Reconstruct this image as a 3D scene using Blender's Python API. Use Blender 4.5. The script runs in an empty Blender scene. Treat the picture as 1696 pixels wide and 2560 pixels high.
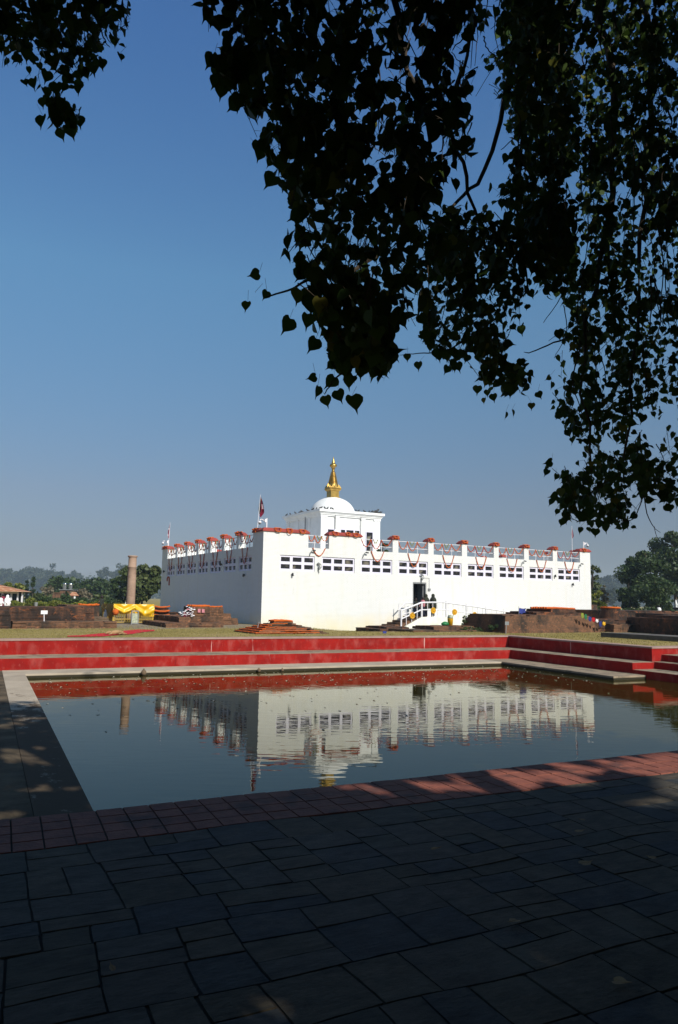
import bpy, bmesh, math, random
import numpy as np
from mathutils import Vector, Matrix
from mathutils.noise import noise as pnoise
rnd = random.Random(7)
sc = bpy.context.scene
COL = sc.collection
R = math.radians
# ------------------------------------------------------------------ camera
F, PITCH, ROLL, YAW, CZ = 1836.5, R(6.845), R(.962), R(29.0), 2.6     # f in pixels of a 1696x2560 picture
fw = Vector((math.sin(YAW)*math.cos(PITCH), math.cos(YAW)*math.cos(PITCH), math.sin(PITCH)))
_r = Vector((math.cos(YAW), -math.sin(YAW), 0)); _u = _r.cross(fw)
rt = _r*math.cos(ROLL)+_u*math.sin(ROLL); up = -_r*math.sin(ROLL)+_u*math.cos(ROLL)
CAM = Vector((0, 0, CZ))
cd = bpy.data.cameras.new('camera'); co = bpy.data.objects.new('camera', cd); COL.objects.link(co)
cd.sensor_fit = 'VERTICAL'; cd.sensor_height = 24; cd.lens = 24*F/2560
cd.clip_start = .05; cd.clip_end = 6000
co.matrix_world = Matrix(((rt.x, up.x, -fw.x, 0), (rt.y, up.y, -fw.y, 0), (rt.z, up.z, -fw.z, CZ), (0, 0, 0, 1)))
sc.camera = co
def at(x, y, d):            # point seen at pixel (x, y) at depth d metres
    return CAM + (fw + rt*((x-848)/F) - up*((y-1280)/F))*d
def ground(x, d, z=1.03):   # ground position under column x at depth d
    p = at(x, 1500, d); q = at(x, 1600, d); t = (z-p.z)/(q.z-p.z); p = p.lerp(q, t); p.z = z; return p
def zrow(x, y, d): return at(x, y, d).z
PO = R(-3.53); pc, ps = math.cos(PO), math.sin(PO)
def pw(v): return (pc*v[0]-ps*v[1], ps*v[0]+pc*v[1], v[2])       # pond frame -> world
def wp(x, y): return (pc*x+ps*y, -ps*x+pc*y)
# ------------------------------------------------------------------ materials
def nn(t, typ, **k):
    n = t.nodes.new(typ)
    for a, b in k.items():
        if a in n.inputs: n.inputs[a].default_value = b
        else: setattr(n, a, b)
    return n
def newmat(name):
    m = bpy.data.materials.new(name); m.use_nodes = True
    t = m.node_tree; b = t.nodes['Principled BSDF']; return m, t, b
def c4(c, k=.82):      # everything but whitewash is a little darker than first measured
    k = 1 if min(c) >= .45 else k; return (c[0]*k, c[1]*k, c[2]*k, 1)
def pm(name, c1, c2=None, scale=3., rough=.8, metal=0., bump=0., bscale=None, stretch=(1,1,1), spec=.3, c3=None, s3=12., bd=.02, wet=False, stain_shade=False):
    m, t, b = newmat(name); L = t.links.new
    b.inputs['Roughness'].default_value = rough; b.inputs['Metallic'].default_value = metal
    b.inputs['Specular IOR Level'].default_value = spec
    tc = nn(t, 'ShaderNodeTexCoord'); mp = nn(t, 'ShaderNodeMapping'); mp.inputs['Scale'].default_value = stretch
    L(tc.outputs['Object'], mp.inputs['Vector'])
    if c2 is None: c2 = tuple(x*.8 for x in c1)
    n = nn(t, 'ShaderNodeTexNoise', Scale=scale, Detail=5., Roughness=.6); L(mp.outputs[0], n.inputs['Vector'])
    r = nn(t, 'ShaderNodeValToRGB'); r.color_ramp.elements[0].position = .35; r.color_ramp.elements[1].position = .65
    r.color_ramp.elements[0].color = c4(c1); r.color_ramp.elements[1].color = c4(c2); L(n.outputs['Fac'], r.inputs['Fac'])
    out = r.outputs['Color']
    if c3:
        n3 = nn(t, 'ShaderNodeTexNoise', Scale=s3, Detail=4.); L(mp.outputs[0], n3.inputs['Vector'])
        r3 = nn(t, 'ShaderNodeValToRGB'); r3.color_ramp.elements[0].position = .55; r3.color_ramp.elements[1].position = .68
        L(n3.outputs['Fac'], r3.inputs['Fac'])
        mx = nn(t, 'ShaderNodeMix', data_type='RGBA'); L(r3.outputs['Color'], mx.inputs[0]); L(out, mx.inputs[6]); mx.inputs[7].default_value = c4(c3)
        out = mx.outputs[2]
    if wet or stain_shade:
        sz = nn(t, 'ShaderNodeSeparateXYZ'); L(tc.outputs['Object'], sz.inputs[0])
        if stain_shade:       # algae blotches plus painted tree shade, thickest towards the near end of the pond edge
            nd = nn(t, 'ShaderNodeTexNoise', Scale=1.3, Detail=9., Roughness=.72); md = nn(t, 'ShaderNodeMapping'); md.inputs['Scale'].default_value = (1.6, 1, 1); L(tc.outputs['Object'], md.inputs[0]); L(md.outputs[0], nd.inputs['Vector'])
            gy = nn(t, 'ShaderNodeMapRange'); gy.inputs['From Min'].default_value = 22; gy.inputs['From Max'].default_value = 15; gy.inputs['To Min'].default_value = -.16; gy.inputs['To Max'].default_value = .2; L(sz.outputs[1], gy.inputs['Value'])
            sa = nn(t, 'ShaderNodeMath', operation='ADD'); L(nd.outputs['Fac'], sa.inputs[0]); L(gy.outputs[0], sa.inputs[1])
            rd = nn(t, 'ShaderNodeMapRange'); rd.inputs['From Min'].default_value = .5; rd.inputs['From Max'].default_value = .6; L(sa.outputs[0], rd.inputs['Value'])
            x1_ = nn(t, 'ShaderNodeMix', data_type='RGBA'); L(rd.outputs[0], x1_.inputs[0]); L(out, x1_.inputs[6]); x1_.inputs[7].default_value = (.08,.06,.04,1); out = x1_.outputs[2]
        if wet:
            rz = nn(t, 'ShaderNodeMapRange'); rz.inputs['From Min'].default_value = .06; rz.inputs['From Max'].default_value = .035; L(sz.outputs[2], rz.inputs['Value'])
            x2_ = nn(t, 'ShaderNodeMix', data_type='RGBA'); L(rz.outputs[0], x2_.inputs[0]); L(out, x2_.inputs[6]); x2_.inputs[7].default_value = (.03,.026,.016,1); out = x2_.outputs[2]
    L(out, b.inputs['Base Color'])
    if bump:
        nb = nn(t, 'ShaderNodeTexNoise', Scale=bscale or scale*6, Detail=4.); L(mp.outputs[0], nb.inputs['Vector'])
        bp = nn(t, 'ShaderNodeBump', Strength=bump, Distance=bd); L(nb.outputs['Fac'], bp.inputs['Height']); L(bp.outputs[0], b.inputs['Normal'])
    return m
def wall_uv(t, L):
    tc = nn(t, 'ShaderNodeTexCoord'); s = nn(t, 'ShaderNodeSeparateXYZ'); L(tc.outputs['Object'], s.inputs[0])
    a = nn(t, 'ShaderNodeMath', operation='ADD'); L(s.outputs[0], a.inputs[0]); L(s.outputs[1], a.inputs[1])
    c = nn(t, 'ShaderNodeCombineXYZ'); L(a.outputs[0], c.inputs[0]); L(s.outputs[2], c.inputs[1]); return tc, c, s
def brickmat(name, c1, c2, mortar, s2min=None, weather=False, w=.24, h=.075, msize=.012, stain=None, stain2=None, bump=.5, sscale=.6, smin=.5, smax=.62, rough=.9):
    m, t, b = newmat(name); L = t.links.new; b.inputs['Roughness'].default_value = rough; b.inputs['Specular IOR Level'].default_value = .2
    tc, uv, s = wall_uv(t, L)
    br = nn(t, 'ShaderNodeTexBrick', Scale=1.0); br.inputs['Brick Width'].default_value = w; br.inputs['Row Height'].default_value = h
    br.inputs['Mortar Size'].default_value = msize; br.inputs['Color1'].default_value = c4(c1); br.inputs['Color2'].default_value = c4(c2); br.inputs['Mortar'].default_value = c4(mortar)
    L(uv.outputs[0], br.inputs['Vector']); out = br.outputs['Color']
    for k, st in enumerate((stain, stain2)):
        if st:
            mp = nn(t, 'ShaderNodeMapping'); mp.inputs['Scale'].default_value = (1, 1, .45 if k == 0 else 1.3); L(tc.outputs['Object'], mp.inputs['Vector'])
            n = nn(t, 'ShaderNodeTexNoise', Scale=sscale*(1 if k == 0 else 2.6), Detail=8., Roughness=.7); L(mp.outputs[0], n.inputs['Vector'])
            r = nn(t, 'ShaderNodeValToRGB'); r.color_ramp.elements[0].position = smin if k == 0 or not s2min else s2min; r.color_ramp.elements[1].position = smax if k == 0 or not s2min else s2min+.1; L(n.outputs['Fac'], r.inputs['Fac'])
            mx = nn(t, 'ShaderNodeMix', data_type='RGBA'); L(r.outputs['Color'], mx.inputs[0]); L(out, mx.inputs[6]); mx.inputs[7].default_value = c4(st); out = mx.outputs[2]
    if weather:
        for (sc_x, sc_z, lo, hi, am, col) in ((2.2, .22, .52, .72, .6, (.60,.58,.50)), (.9, .9, .5, .75, .55, (.68,.67,.62)), (6., .5, .62, .75, .45, (.45,.43,.37))):
            mp = nn(t, 'ShaderNodeMapping'); mp.inputs['Scale'].default_value = (sc_x, sc_z, 1); L(uv.outputs[0], mp.inputs['Vector'])
            n = nn(t, 'ShaderNodeTexNoise', Scale=1., Detail=6., Roughness=.65); L(mp.outputs[0], n.inputs['Vector'])
            mr = nn(t, 'ShaderNodeMapRange'); mr.inputs['From Min'].default_value = lo; mr.inputs['From Max'].default_value = hi; mr.inputs['To Max'].default_value = am; L(n.outputs['Fac'], mr.inputs['Value'])
            mx = nn(t, 'ShaderNodeMix', data_type='RGBA'); L(mr.outputs[0], mx.inputs[0]); L(out, mx.inputs[6]); mx.inputs[7].default_value = c4(col); out = mx.outputs[2]
        # yellowish rising damp at the foot of the wall (object origin is .35 m below the lawn edge)
        n = nn(t, 'ShaderNodeTexNoise', Scale=.7, Detail=5.); L(uv.outputs[0], n.inputs['Vector'])
        sb_ = nn(t, 'ShaderNodeMath', operation='MULTIPLY_ADD'); L(n.outputs['Fac'], sb_.inputs[0]); sb_.inputs[1].default_value = -2.4; L(s.outputs[2], sb_.inputs[2])
        mr = nn(t, 'ShaderNodeMapRange'); mr.inputs['From Min'].default_value = .3; mr.inputs['From Max'].default_value = -.9; mr.inputs['To Max'].default_value = .75; L(sb_.outputs[0], mr.inputs['Value'])
        mx = nn(t, 'ShaderNodeMix', data_type='RGBA'); L(mr.outputs[0], mx.inputs[0]); L(out, mx.inputs[6]); mx.inputs[7].default_value = (.66,.58,.38,1); out = mx.outputs[2]
    L(out, b.inputs['Base Color'])
    nb = nn(t, 'ShaderNodeTexNoise', Scale=25., Detail=3.); L(tc.outputs['Object'], nb.inputs['Vector'])
    ad = nn(t, 'ShaderNodeMath', operation='MULTIPLY_ADD'); L(br.outputs['Fac'], ad.inputs[0]); ad.inputs[1].default_value = -1.; L(nb.outputs['Fac'], ad.inputs[2])
    bp = nn(t, 'ShaderNodeBump', Strength=bump, Distance=.012); L(ad.outputs[0], bp.inputs['Height']); L(bp.outputs[0], b.inputs['Normal'])
    return m
M = {}
M['white'] = brickmat('white_brick', (.71,.71,.695), (.665,.665,.65), (.54,.54,.52), weather=True, bump=.5)
M['plaster'] = pm('white_plaster', (.74,.74,.73), (.66,.66,.64), 1.5, .85, bump=.1)
M['ramp'] = pm('ramp_plaster', (.76,.76,.68), (.62,.64,.52), 1.2, .85, bump=.15)
M['brick'] = brickmat('old_brick', (.20,.082,.042), (.12,.055,.032), (.06,.042,.03), stain=(.032,.024,.02), stain2=(.30,.105,.04), h=.07, smin=.43, smax=.58, sscale=.9, s2min=.56)
M['brick2'] = brickmat('excavated_brick', (.25,.115,.06), (.17,.08,.042), (.10,.07,.045), stain=(.05,.036,.027), stain2=(.33,.15,.075), h=.07, smin=.46, smax=.6, sscale=1.1, s2min=.58)
M['coping'] = pm('red_coping', (.36,.055,.04), (.27,.045,.035), 2., .7, bump=.2)
M['concrete'] = pm('worn_concrete', (.36,.28,.195), (.24,.185,.13), 1.6, .85, bump=.3, wet=True, c3=(.12,.105,.08), s3=2.5, spec=.08)
M['ledge'] = pm('stained_shaded_concrete_ledge', (.50,.42,.32), (.37,.31,.235), 1.1, .85, bump=.35, wet=True, stain_shade=True, spec=.08)
M['mossy'] = pm('mossy_dark_slab', (.17,.128,.082), (.055,.044,.03), 1.4, .9, bump=.4, wet=True, c3=(.15,.125,.09), s3=1., spec=.08)
M['pink'] = pm('pinkish_coping_stone', (.42,.29,.24), (.33,.22,.18), 2.5, .85, bump=.2, spec=.08)
M['frame'] = pm('lilac_window_paint', (.66,.63,.72), (.58,.56,.66), 4., .55)
M['metal_white'] = pm('white_paint_metal', (.72,.70,.72), (.62,.60,.62), 5., .45)
M['dark_metal'] = pm('dark_metal', (.05,.05,.05), None, 5., .5)
M['grey'] = pm('grey_paint', (.25,.26,.26), None, 5., .6)
M['cream'] = pm('cream_board', (.55,.56,.44), (.25,.28,.16), 9., .6)
M['bark'] = pm('bark', (.05,.036,.024), (.09,.07,.05), 5., .95, bump=.8, stretch=(1,1,.3))
M['treestone'] = pm('pinkish_sandstone', (.42,.28,.20), (.31,.21,.15), 1.2, .85, bump=.2, stretch=(1,1,2.2), c3=(.26,.16,.11), s3=1.3)
M['orange'] = pm('marigold_orange', (.66,.15,.014), (.50,.08,.012), 30., .9, bump=.6, bscale=60)
M['redgar'] = pm('dark_marigold', (.52,.07,.012), (.36,.04,.01), 30., .9, bump=.6, bscale=60)
M['greengar'] = pm('leaf_garland', (.12,.15,.03), (.35,.30,.05), 30., .9)
M['yellow'] = pm('yellow_satin', (.85,.50,.008), (.78,.42,.006), 3., .38, spec=.5)
M['goldcloth'] = pm('ochre_cloth', (.52,.28,.02), (.35,.17,.02), 3., .7)
M['goldrail'] = pm('gold_rail_paint', (.50,.33,.05), (.36,.22,.04), 6., .5)
M['gold'] = pm('gilded_copper', (.72,.46,.12), (.42,.27,.07), 2.5, .36, metal=.9)
M['redcloth'] = pm('red_carpet', (.62,.012,.022), (.52,.012,.02), 3., .9)
M['white_cloth'] = pm('white_cloth', (.82,.80,.80), None, 3., .9)
M['bluecloth'] = pm('blue_cloth', (.03,.05,.26), None, 3., .8)
M['greencloth'] = pm('green_cloth', (.03,.25,.10), None, 3., .8)
M['limecloth'] = pm('lime_cloth', (.34,.38,.05), None, 3., .8)
M['maroon'] = pm('maroon_cloth', (.22,.012,.04), None, 3., .8)
M['mauve'] = pm('mauve_cloth', (.42,.10,.16), None, 3., .8)
M['black'] = pm('black_cloth', (.018,.02,.016), (.035,.04,.025), 8., .9)
M['olive'] = pm('olive_shawl', (.045,.05,.03), (.025,.027,.018), 8., .9)
M['navy'] = pm('navy_cloth', (.02,.022,.05), None, 8., .9)
M['pinkcloth'] = pm('pink_cloth', (.62,.24,.27), None, 8., .9)
M['skin'] = pm('skin', (.30,.16,.10), None, 8., .6)
M['hair'] = pm('dark_hair', (.025,.012,.01), None, 8., .6)
M['tan'] = pm('tan_fur', (.42,.27,.13), (.30,.18,.09), 6., .9)
M['tile'] = brickmat('terracotta_roof_tiles', (.42,.17,.09), (.33,.12,.06), (.55,.33,.2), w=.35, h=.25, msize=.03, bump=.6)
M['steel'] = pm('galvanised_tank', (.6,.6,.58), None, 3., .25, metal=1.)
M['plastic_y'] = pm('yellow_plastic', (.80,.42,.01), None, 3., .5)
M['plastic_g'] = pm('green_plastic', (.02,.20,.06), None, 3., .5)
M['soil'] = pm('bare_soil', (.20,.15,.10), (.28,.22,.16), 2., .95, bump=.4)
M['teal'] = pm('teal_paint', (.03,.25,.20), None, 3., .5)
M['kerbstone'] = pm('dark_weathered_kerb', (.15,.13,.11), (.09,.08,.07), 2., .9, bump=.4)
M['scree'] = pm('dark_earthy_brick', (.12,.08,.05), (.19,.13,.08), 2., .95, bump=.6)
def glassmat():
    m, t, b = newmat('window_glass'); L = t.links.new
    tc = nn(t, 'ShaderNodeTexCoord'); n = nn(t, 'ShaderNodeTexNoise', Scale=1.7, Detail=1.); L(tc.outputs['Object'], n.inputs['Vector'])
    r = nn(t, 'ShaderNodeValToRGB'); e = r.color_ramp.elements; e[0].position = .55; e[0].color = (.012,.013,.016,1); e[1].position = .7; e[1].color = (.16,.145,.11,1)
    L(n.outputs['Fac'], r.inputs['Fac']); L(r.outputs[0], b.inputs['Base Color']); b.inputs['Roughness'].default_value = .08; return m
M['glass'] = glassmat()
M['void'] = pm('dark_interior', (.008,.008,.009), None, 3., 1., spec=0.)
def redpaint():
    m, t, b = newmat('red_painted_render'); L = t.links.new; b.inputs['Roughness'].default_value = .85; b.inputs['Specular IOR Level'].default_value = .08
    tc, uv, s = wall_uv(t, L)
    def layer(base, col, scale, st, lo, hi, amt=1., det=4.):
        mp = nn(t, 'ShaderNodeMapping'); mp.inputs['Scale'].default_value = st; L(uv.outputs[0], mp.inputs['Vector'])
        n = nn(t, 'ShaderNodeTexNoise', Scale=scale, Detail=det, Roughness=.55); L(mp.outputs[0], n.inputs['Vector'])
        mr = nn(t, 'ShaderNodeMapRange'); mr.inputs['From Min'].default_value = lo; mr.inputs['From Max'].default_value = hi; mr.inputs['To Max'].default_value = amt
        L(n.outputs['Fac'], mr.inputs['Value'])
        mx = nn(t, 'ShaderNodeMix', data_type='RGBA'); L(mr.outputs[0], mx.inputs[0]); mx.inputs[7].default_value = c4(col)
        if isinstance(base, tuple): mx.inputs[6].default_value = c4(base)
        else: L(base, mx.inputs[6])
        return mx.outputs[2]
    o = layer((.34,.016,.012), (.24,.012,.010), 1.2, (1, 1.5, 1), .35, .65)
    o = layer(o, (.44,.13,.11), 2.2, (1.2, .7, 1), .5, .8, .6)
    o = layer(o, (.40,.17,.14), 9., (1., .5, 1), .6, .8, .5)
    o = layer(o, (.62,.42,.38), 1.0, (5.5, .35, 1), .71, .75, .8, 2.)
    o = layer(o, (.16,.012,.012), 3., (2.5, .4, 1), .62, .75, .6)
    L(o, b.inputs['Base Color']); return m
M['red'] = redpaint()
def slatemat():
    m, t, b = newmat('slate_slabs'); L = t.links.new
    g = nn(t, 'ShaderNodeNewGeometry'); tc = nn(t, 'ShaderNodeTexCoord')
    r = nn(t, 'ShaderNodeValToRGB'); L(g.outputs['Random Per Island'], r.inputs['Fac']); e = r.color_ramp.elements
    cols = [(.086,.076,.062), (.096,.078,.054), (.058,.062,.062), (.104,.084,.058), (.068,.067,.052), (.088,.072,.056), (.080,.066,.044), (.050,.055,.060)]
    r.color_ramp.interpolation = 'CONSTANT'; e[0].color = c4(cols[0]); e[1].position = .125; e[1].color = c4(cols[1])
    for i, c in enumerate(cols[2:]): q = e.new((i+2)/8); q.color = c4(c)
    n = nn(t, 'ShaderNodeTexNoise', Scale=5., Detail=8., Roughness=.7); mp = nn(t, 'ShaderNodeMapping'); mp.inputs['Scale'].default_value = (1, 2.4, 1); L(tc.outputs['Object'], mp.inputs[0]); L(mp.outputs[0], n.inputs['Vector'])
    mr = nn(t, 'ShaderNodeMapRange'); mr.inputs['From Min'].default_value = .3; mr.inputs['From Max'].default_value = .7; mr.inputs['To Min'].default_value = .36; mr.inputs['To Max'].default_value = 1.28; L(n.outputs['Fac'], mr.inputs['Value'])
    mx = nn(t, 'ShaderNodeVectorMath', operation='SCALE'); L(r.outputs[0], mx.inputs[0]); L(mr.outputs[0], mx.inputs['Scale'])
    nl = nn(t, 'ShaderNodeTexNoise', Scale=1.4, Detail=9., Roughness=.75); L(tc.outputs['Object'], nl.inputs['Vector']); ml = nn(t, 'ShaderNodeMapRange'); ml.inputs['From Min'].default_value = .54; ml.inputs['From Max'].default_value = .66; ml.inputs['To Max'].default_value = .7; L(nl.outputs['Fac'], ml.inputs['Value'])
    m2 = nn(t, 'ShaderNodeMix', data_type='RGBA'); L(ml.outputs[0], m2.inputs[0]); L(mx.outputs[0], m2.inputs[6]); m2.inputs[7].default_value = (.10,.088,.066,1); L(m2.outputs[2], b.inputs['Base Color'])
    n2 = nn(t, 'ShaderNodeTexNoise', Scale=16., Detail=6., Roughness=.7); L(mp.outputs[0], n2.inputs['Vector'])
    bp = nn(t, 'ShaderNodeBump', Strength=.6, Distance=.012); L(n2.outputs['Fac'], bp.inputs['Height']); L(bp.outputs[0], b.inputs['Normal'])
    b.inputs['Roughness'].default_value = .75; b.inputs['Specular IOR Level'].default_value = .16; return m
M['slate'] = slatemat()
M['redtile'] = pm('red_clay_tiles', (.30,.10,.065), (.20,.065,.045), 6., .8, bump=.4, c3=(.12,.05,.04), s3=3.)
M['joint'] = pm('dark_joint_soil', (.05,.04,.03), None, 9., .95)
def grassmat():
    m, t, b = newmat('dry_lawn'); L = t.links.new; tc = nn(t, 'ShaderNodeTexCoord')
    b.inputs['Roughness'].default_value = .95; b.inputs['Specular IOR Level'].default_value = .1
    n = nn(t, 'ShaderNodeTexNoise', Scale=.35, Detail=6., Roughness=.65); L(tc.outputs['Object'], n.inputs['Vector'])
    r = nn(t, 'ShaderNodeValToRGB'); e = r.color_ramp.elements; e[0].position = .36; e[0].color = (.26,.205,.062,1); e[1].position = .66; e[1].color = (.38,.285,.12,1)
    q = e.new(.5); q.color = (.31,.245,.075,1); L(n.outputs['Fac'], r.inputs['Fac'])
    n2 = nn(t, 'ShaderNodeTexNoise', Scale=6., Detail=6., Roughness=.8); L(tc.outputs['Object'], n2.inputs['Vector'])
    mr = nn(t, 'ShaderNodeMapRange'); mr.inputs['To Min'].default_value = .4; mr.inputs['To Max'].default_value = 1.2; L(n2.outputs['Fac'], mr.inputs['Value'])
    mx = nn(t, 'ShaderNodeVectorMath', operation='SCALE'); L(r.outputs[0], mx.inputs[0]); L(mr.outputs[0], mx.inputs['Scale'])
    # greener low ground in front of the temple wall and bare path left of it
    s = nn(t, 'ShaderNodeSeparateXYZ'); L(tc.outputs['Object'], s.inputs[0])
    gz = nn(t, 'ShaderNodeMapRange'); gz.inputs['From Min'].default_value = 1.0; gz.inputs['From Max'].default_value = .8; L(s.outputs[2], gz.inputs['Value'])
    m1 = nn(t, 'ShaderNodeMix', data_type='RGBA'); L(gz.outputs[0], m1.inputs[0]); L(mx.outputs[0], m1.inputs[6]); m1.inputs[7].default_value = (.085,.105,.028,1)
    py = nn(t, 'ShaderNodeMapRange'); py.inputs['From Min'].default_value = 36.3; py.inputs['From Max'].default_value = 38.5
    wob = nn(t, 'ShaderNodeMath', operation='MULTIPLY_ADD'); L(n.outputs['Fac'], wob.inputs[0]); wob.inputs[1].default_value = 4.; L(s.outputs[1], wob.inputs[2]); 
    sb = nn(t, 'ShaderNodeMath', operation='SUBTRACT'); L(wob.outputs[0], sb.inputs[0]); sb.inputs[1].default_value = 2.; L(sb.outputs[0], py.inputs['Value'])
    px = nn(t, 'ShaderNodeMapRange'); px.inputs['From Min'].default_value = 17.8; px.inputs['From Max'].default_value = 16.8; L(s.outputs[0], px.inputs['Value'])
    py2 = nn(t, 'ShaderNodeMapRange'); py2.inputs['From Min'].default_value = 62; py2.inputs['From Max'].default_value = 58; L(s.outputs[1], py2.inputs['Value'])
    mm = nn(t, 'ShaderNodeMath', operation='MULTIPLY'); L(py.outputs[0], mm.inputs[0]); L(px.outputs[0], mm.inputs[1])
    m3 = nn(t, 'ShaderNodeMath', operation='MULTIPLY'); L(mm.outputs[0], m3.inputs[0]); L(py2.outputs[0], m3.inputs[1])
    m2 = nn(t, 'ShaderNodeMix', data_type='RGBA'); L(m3.outputs[0], m2.inputs[0]); L(m1.outputs[2], m2.inputs[6]); m2.inputs[7].default_value = (.22,.18,.128,1)
    L(m2.outputs[2], b.inputs['Base Color'])
    bp = nn(t, 'ShaderNodeBump', Strength=.8, Distance=.04); L(n2.outputs['Fac'], bp.inputs['Height']); L(bp.outputs[0], b.inputs['Normal']); return m
M['grass'] = grassmat()
def watermat():
    m, t, b = newmat('pond_water'); L = t.links.new; t.nodes.remove(b)
    tc = nn(t, 'ShaderNodeTexCoord'); mp = nn(t, 'ShaderNodeMapping'); mp.inputs['Rotation'].default_value = (0, 0, YAW); L(tc.outputs['Object'], mp.inputs[0])
    mp2 = nn(t, 'ShaderNodeMapping'); mp2.inputs['Scale'].default_value = (.8, 2.6, 1); L(mp.outputs[0], mp2.inputs[0])
    n = nn(t, 'ShaderNodeTexNoise', Scale=2.1, Detail=1.6, Roughness=.45); L(mp2.outputs[0], n.inputs['Vector'])
    n0 = nn(t, 'ShaderNodeTexNoise', Scale=.35, Detail=2.); L(tc.outputs['Object'], n0.inputs['Vector'])
    mr = nn(t, 'ShaderNodeMapRange'); mr.inputs['From Min'].default_value = .35; mr.inputs['From Max'].default_value = .65; mr.inputs['To Min'].default_value = .25; mr.inputs['To Max'].default_value = 1.2; L(n0.outputs['Fac'], mr.inputs['Value'])
    mu = nn(t, 'ShaderNodeMath', operation='MULTIPLY'); L(n.outputs['Fac'], mu.inputs[0]); L(mr.outputs[0], mu.inputs[1])
    bp = nn(t, 'ShaderNodeBump', Strength=1., Distance=.0026); L(mu.outputs[0], bp.inputs['Height'])
    df = nn(t, 'ShaderNodeBsdfDiffuse'); df.inputs['Color'].default_value = (.026,.020,.002,1)          # silty body colour
    gl = nn(t, 'ShaderNodeBsdfGlossy'); gl.inputs['Color'].default_value = (.90,.90,.80,1); gl.inputs['Roughness'].default_value = .012; L(bp.outputs[0], gl.inputs['Normal'])
    fr = nn(t, 'ShaderNodeFresnel', IOR=1.37); L(bp.outputs[0], fr.inputs['Normal'])
    mx = nn(t, 'ShaderNodeMixShader'); L(fr.outputs[0], mx.inputs[0]); L(df.outputs[0], mx.inputs[1]); L(gl.outputs[0], mx.inputs[2]); L(mx.outputs[0], t.nodes['Material Output'].inputs['Surface']); return m
M['water'] = watermat()
def leafmat(name, c1, c2, c3=None, trans=.25, rough=.55, spec=.3):
    m, t, b = newmat(name); L = t.links.new; g = nn(t, 'ShaderNodeNewGeometry')
    r = nn(t, 'ShaderNodeValToRGB'); e = r.color_ramp.elements; e[0].color = c4(c1); e[1].color = c4(c2)
    if c3: q = e.new(.93); q.color = c4(c2); e[2].color = c4(c3)
    L(g.outputs['Random Per Island'], r.inputs['Fac']); L(r.outputs[0], b.inputs['Base Color'])
    b.inputs['Roughness'].default_value = rough; b.inputs['Specular IOR Level'].default_value = spec
    if trans:
        tr = nn(t, 'ShaderNodeBsdfTranslucent'); L(r.outputs[0], tr.inputs['Color']); mx = nn(t, 'ShaderNodeMixShader'); mx.inputs[0].default_value = trans
        L(b.outputs[0], mx.inputs[1]); L(tr.outputs[0], mx.inputs[2]); L(mx.outputs[0], t.nodes['Material Output'].inputs['Surface'])
    return m
M['bodhi'] = leafmat('heart_leaf', (.03,.065,.012), (.07,.11,.02), (.20,.17,.025), trans=.3, rough=.6, spec=.12)
M['leaf_dark'] = leafmat('dark_foliage', (.025,.05,.014), (.055,.09,.022), (.10,.13,.03))
M['leaf_mid'] = leafmat('mid_foliage', (.05,.075,.018), (.10,.125,.035), (.16,.15,.05))
M['leaf_yel'] = leafmat('yellow_green_foliage', (.10,.13,.015), (.19,.20,.02), (.26,.22,.03))
M['leaf_far'] = leafmat('far_foliage', (.03,.042,.022), (.055,.068,.034))
M['leaf_brown'] = leafmat('dry_twiggy_foliage', (.13,.11,.06), (.22,.18,.11))
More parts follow.
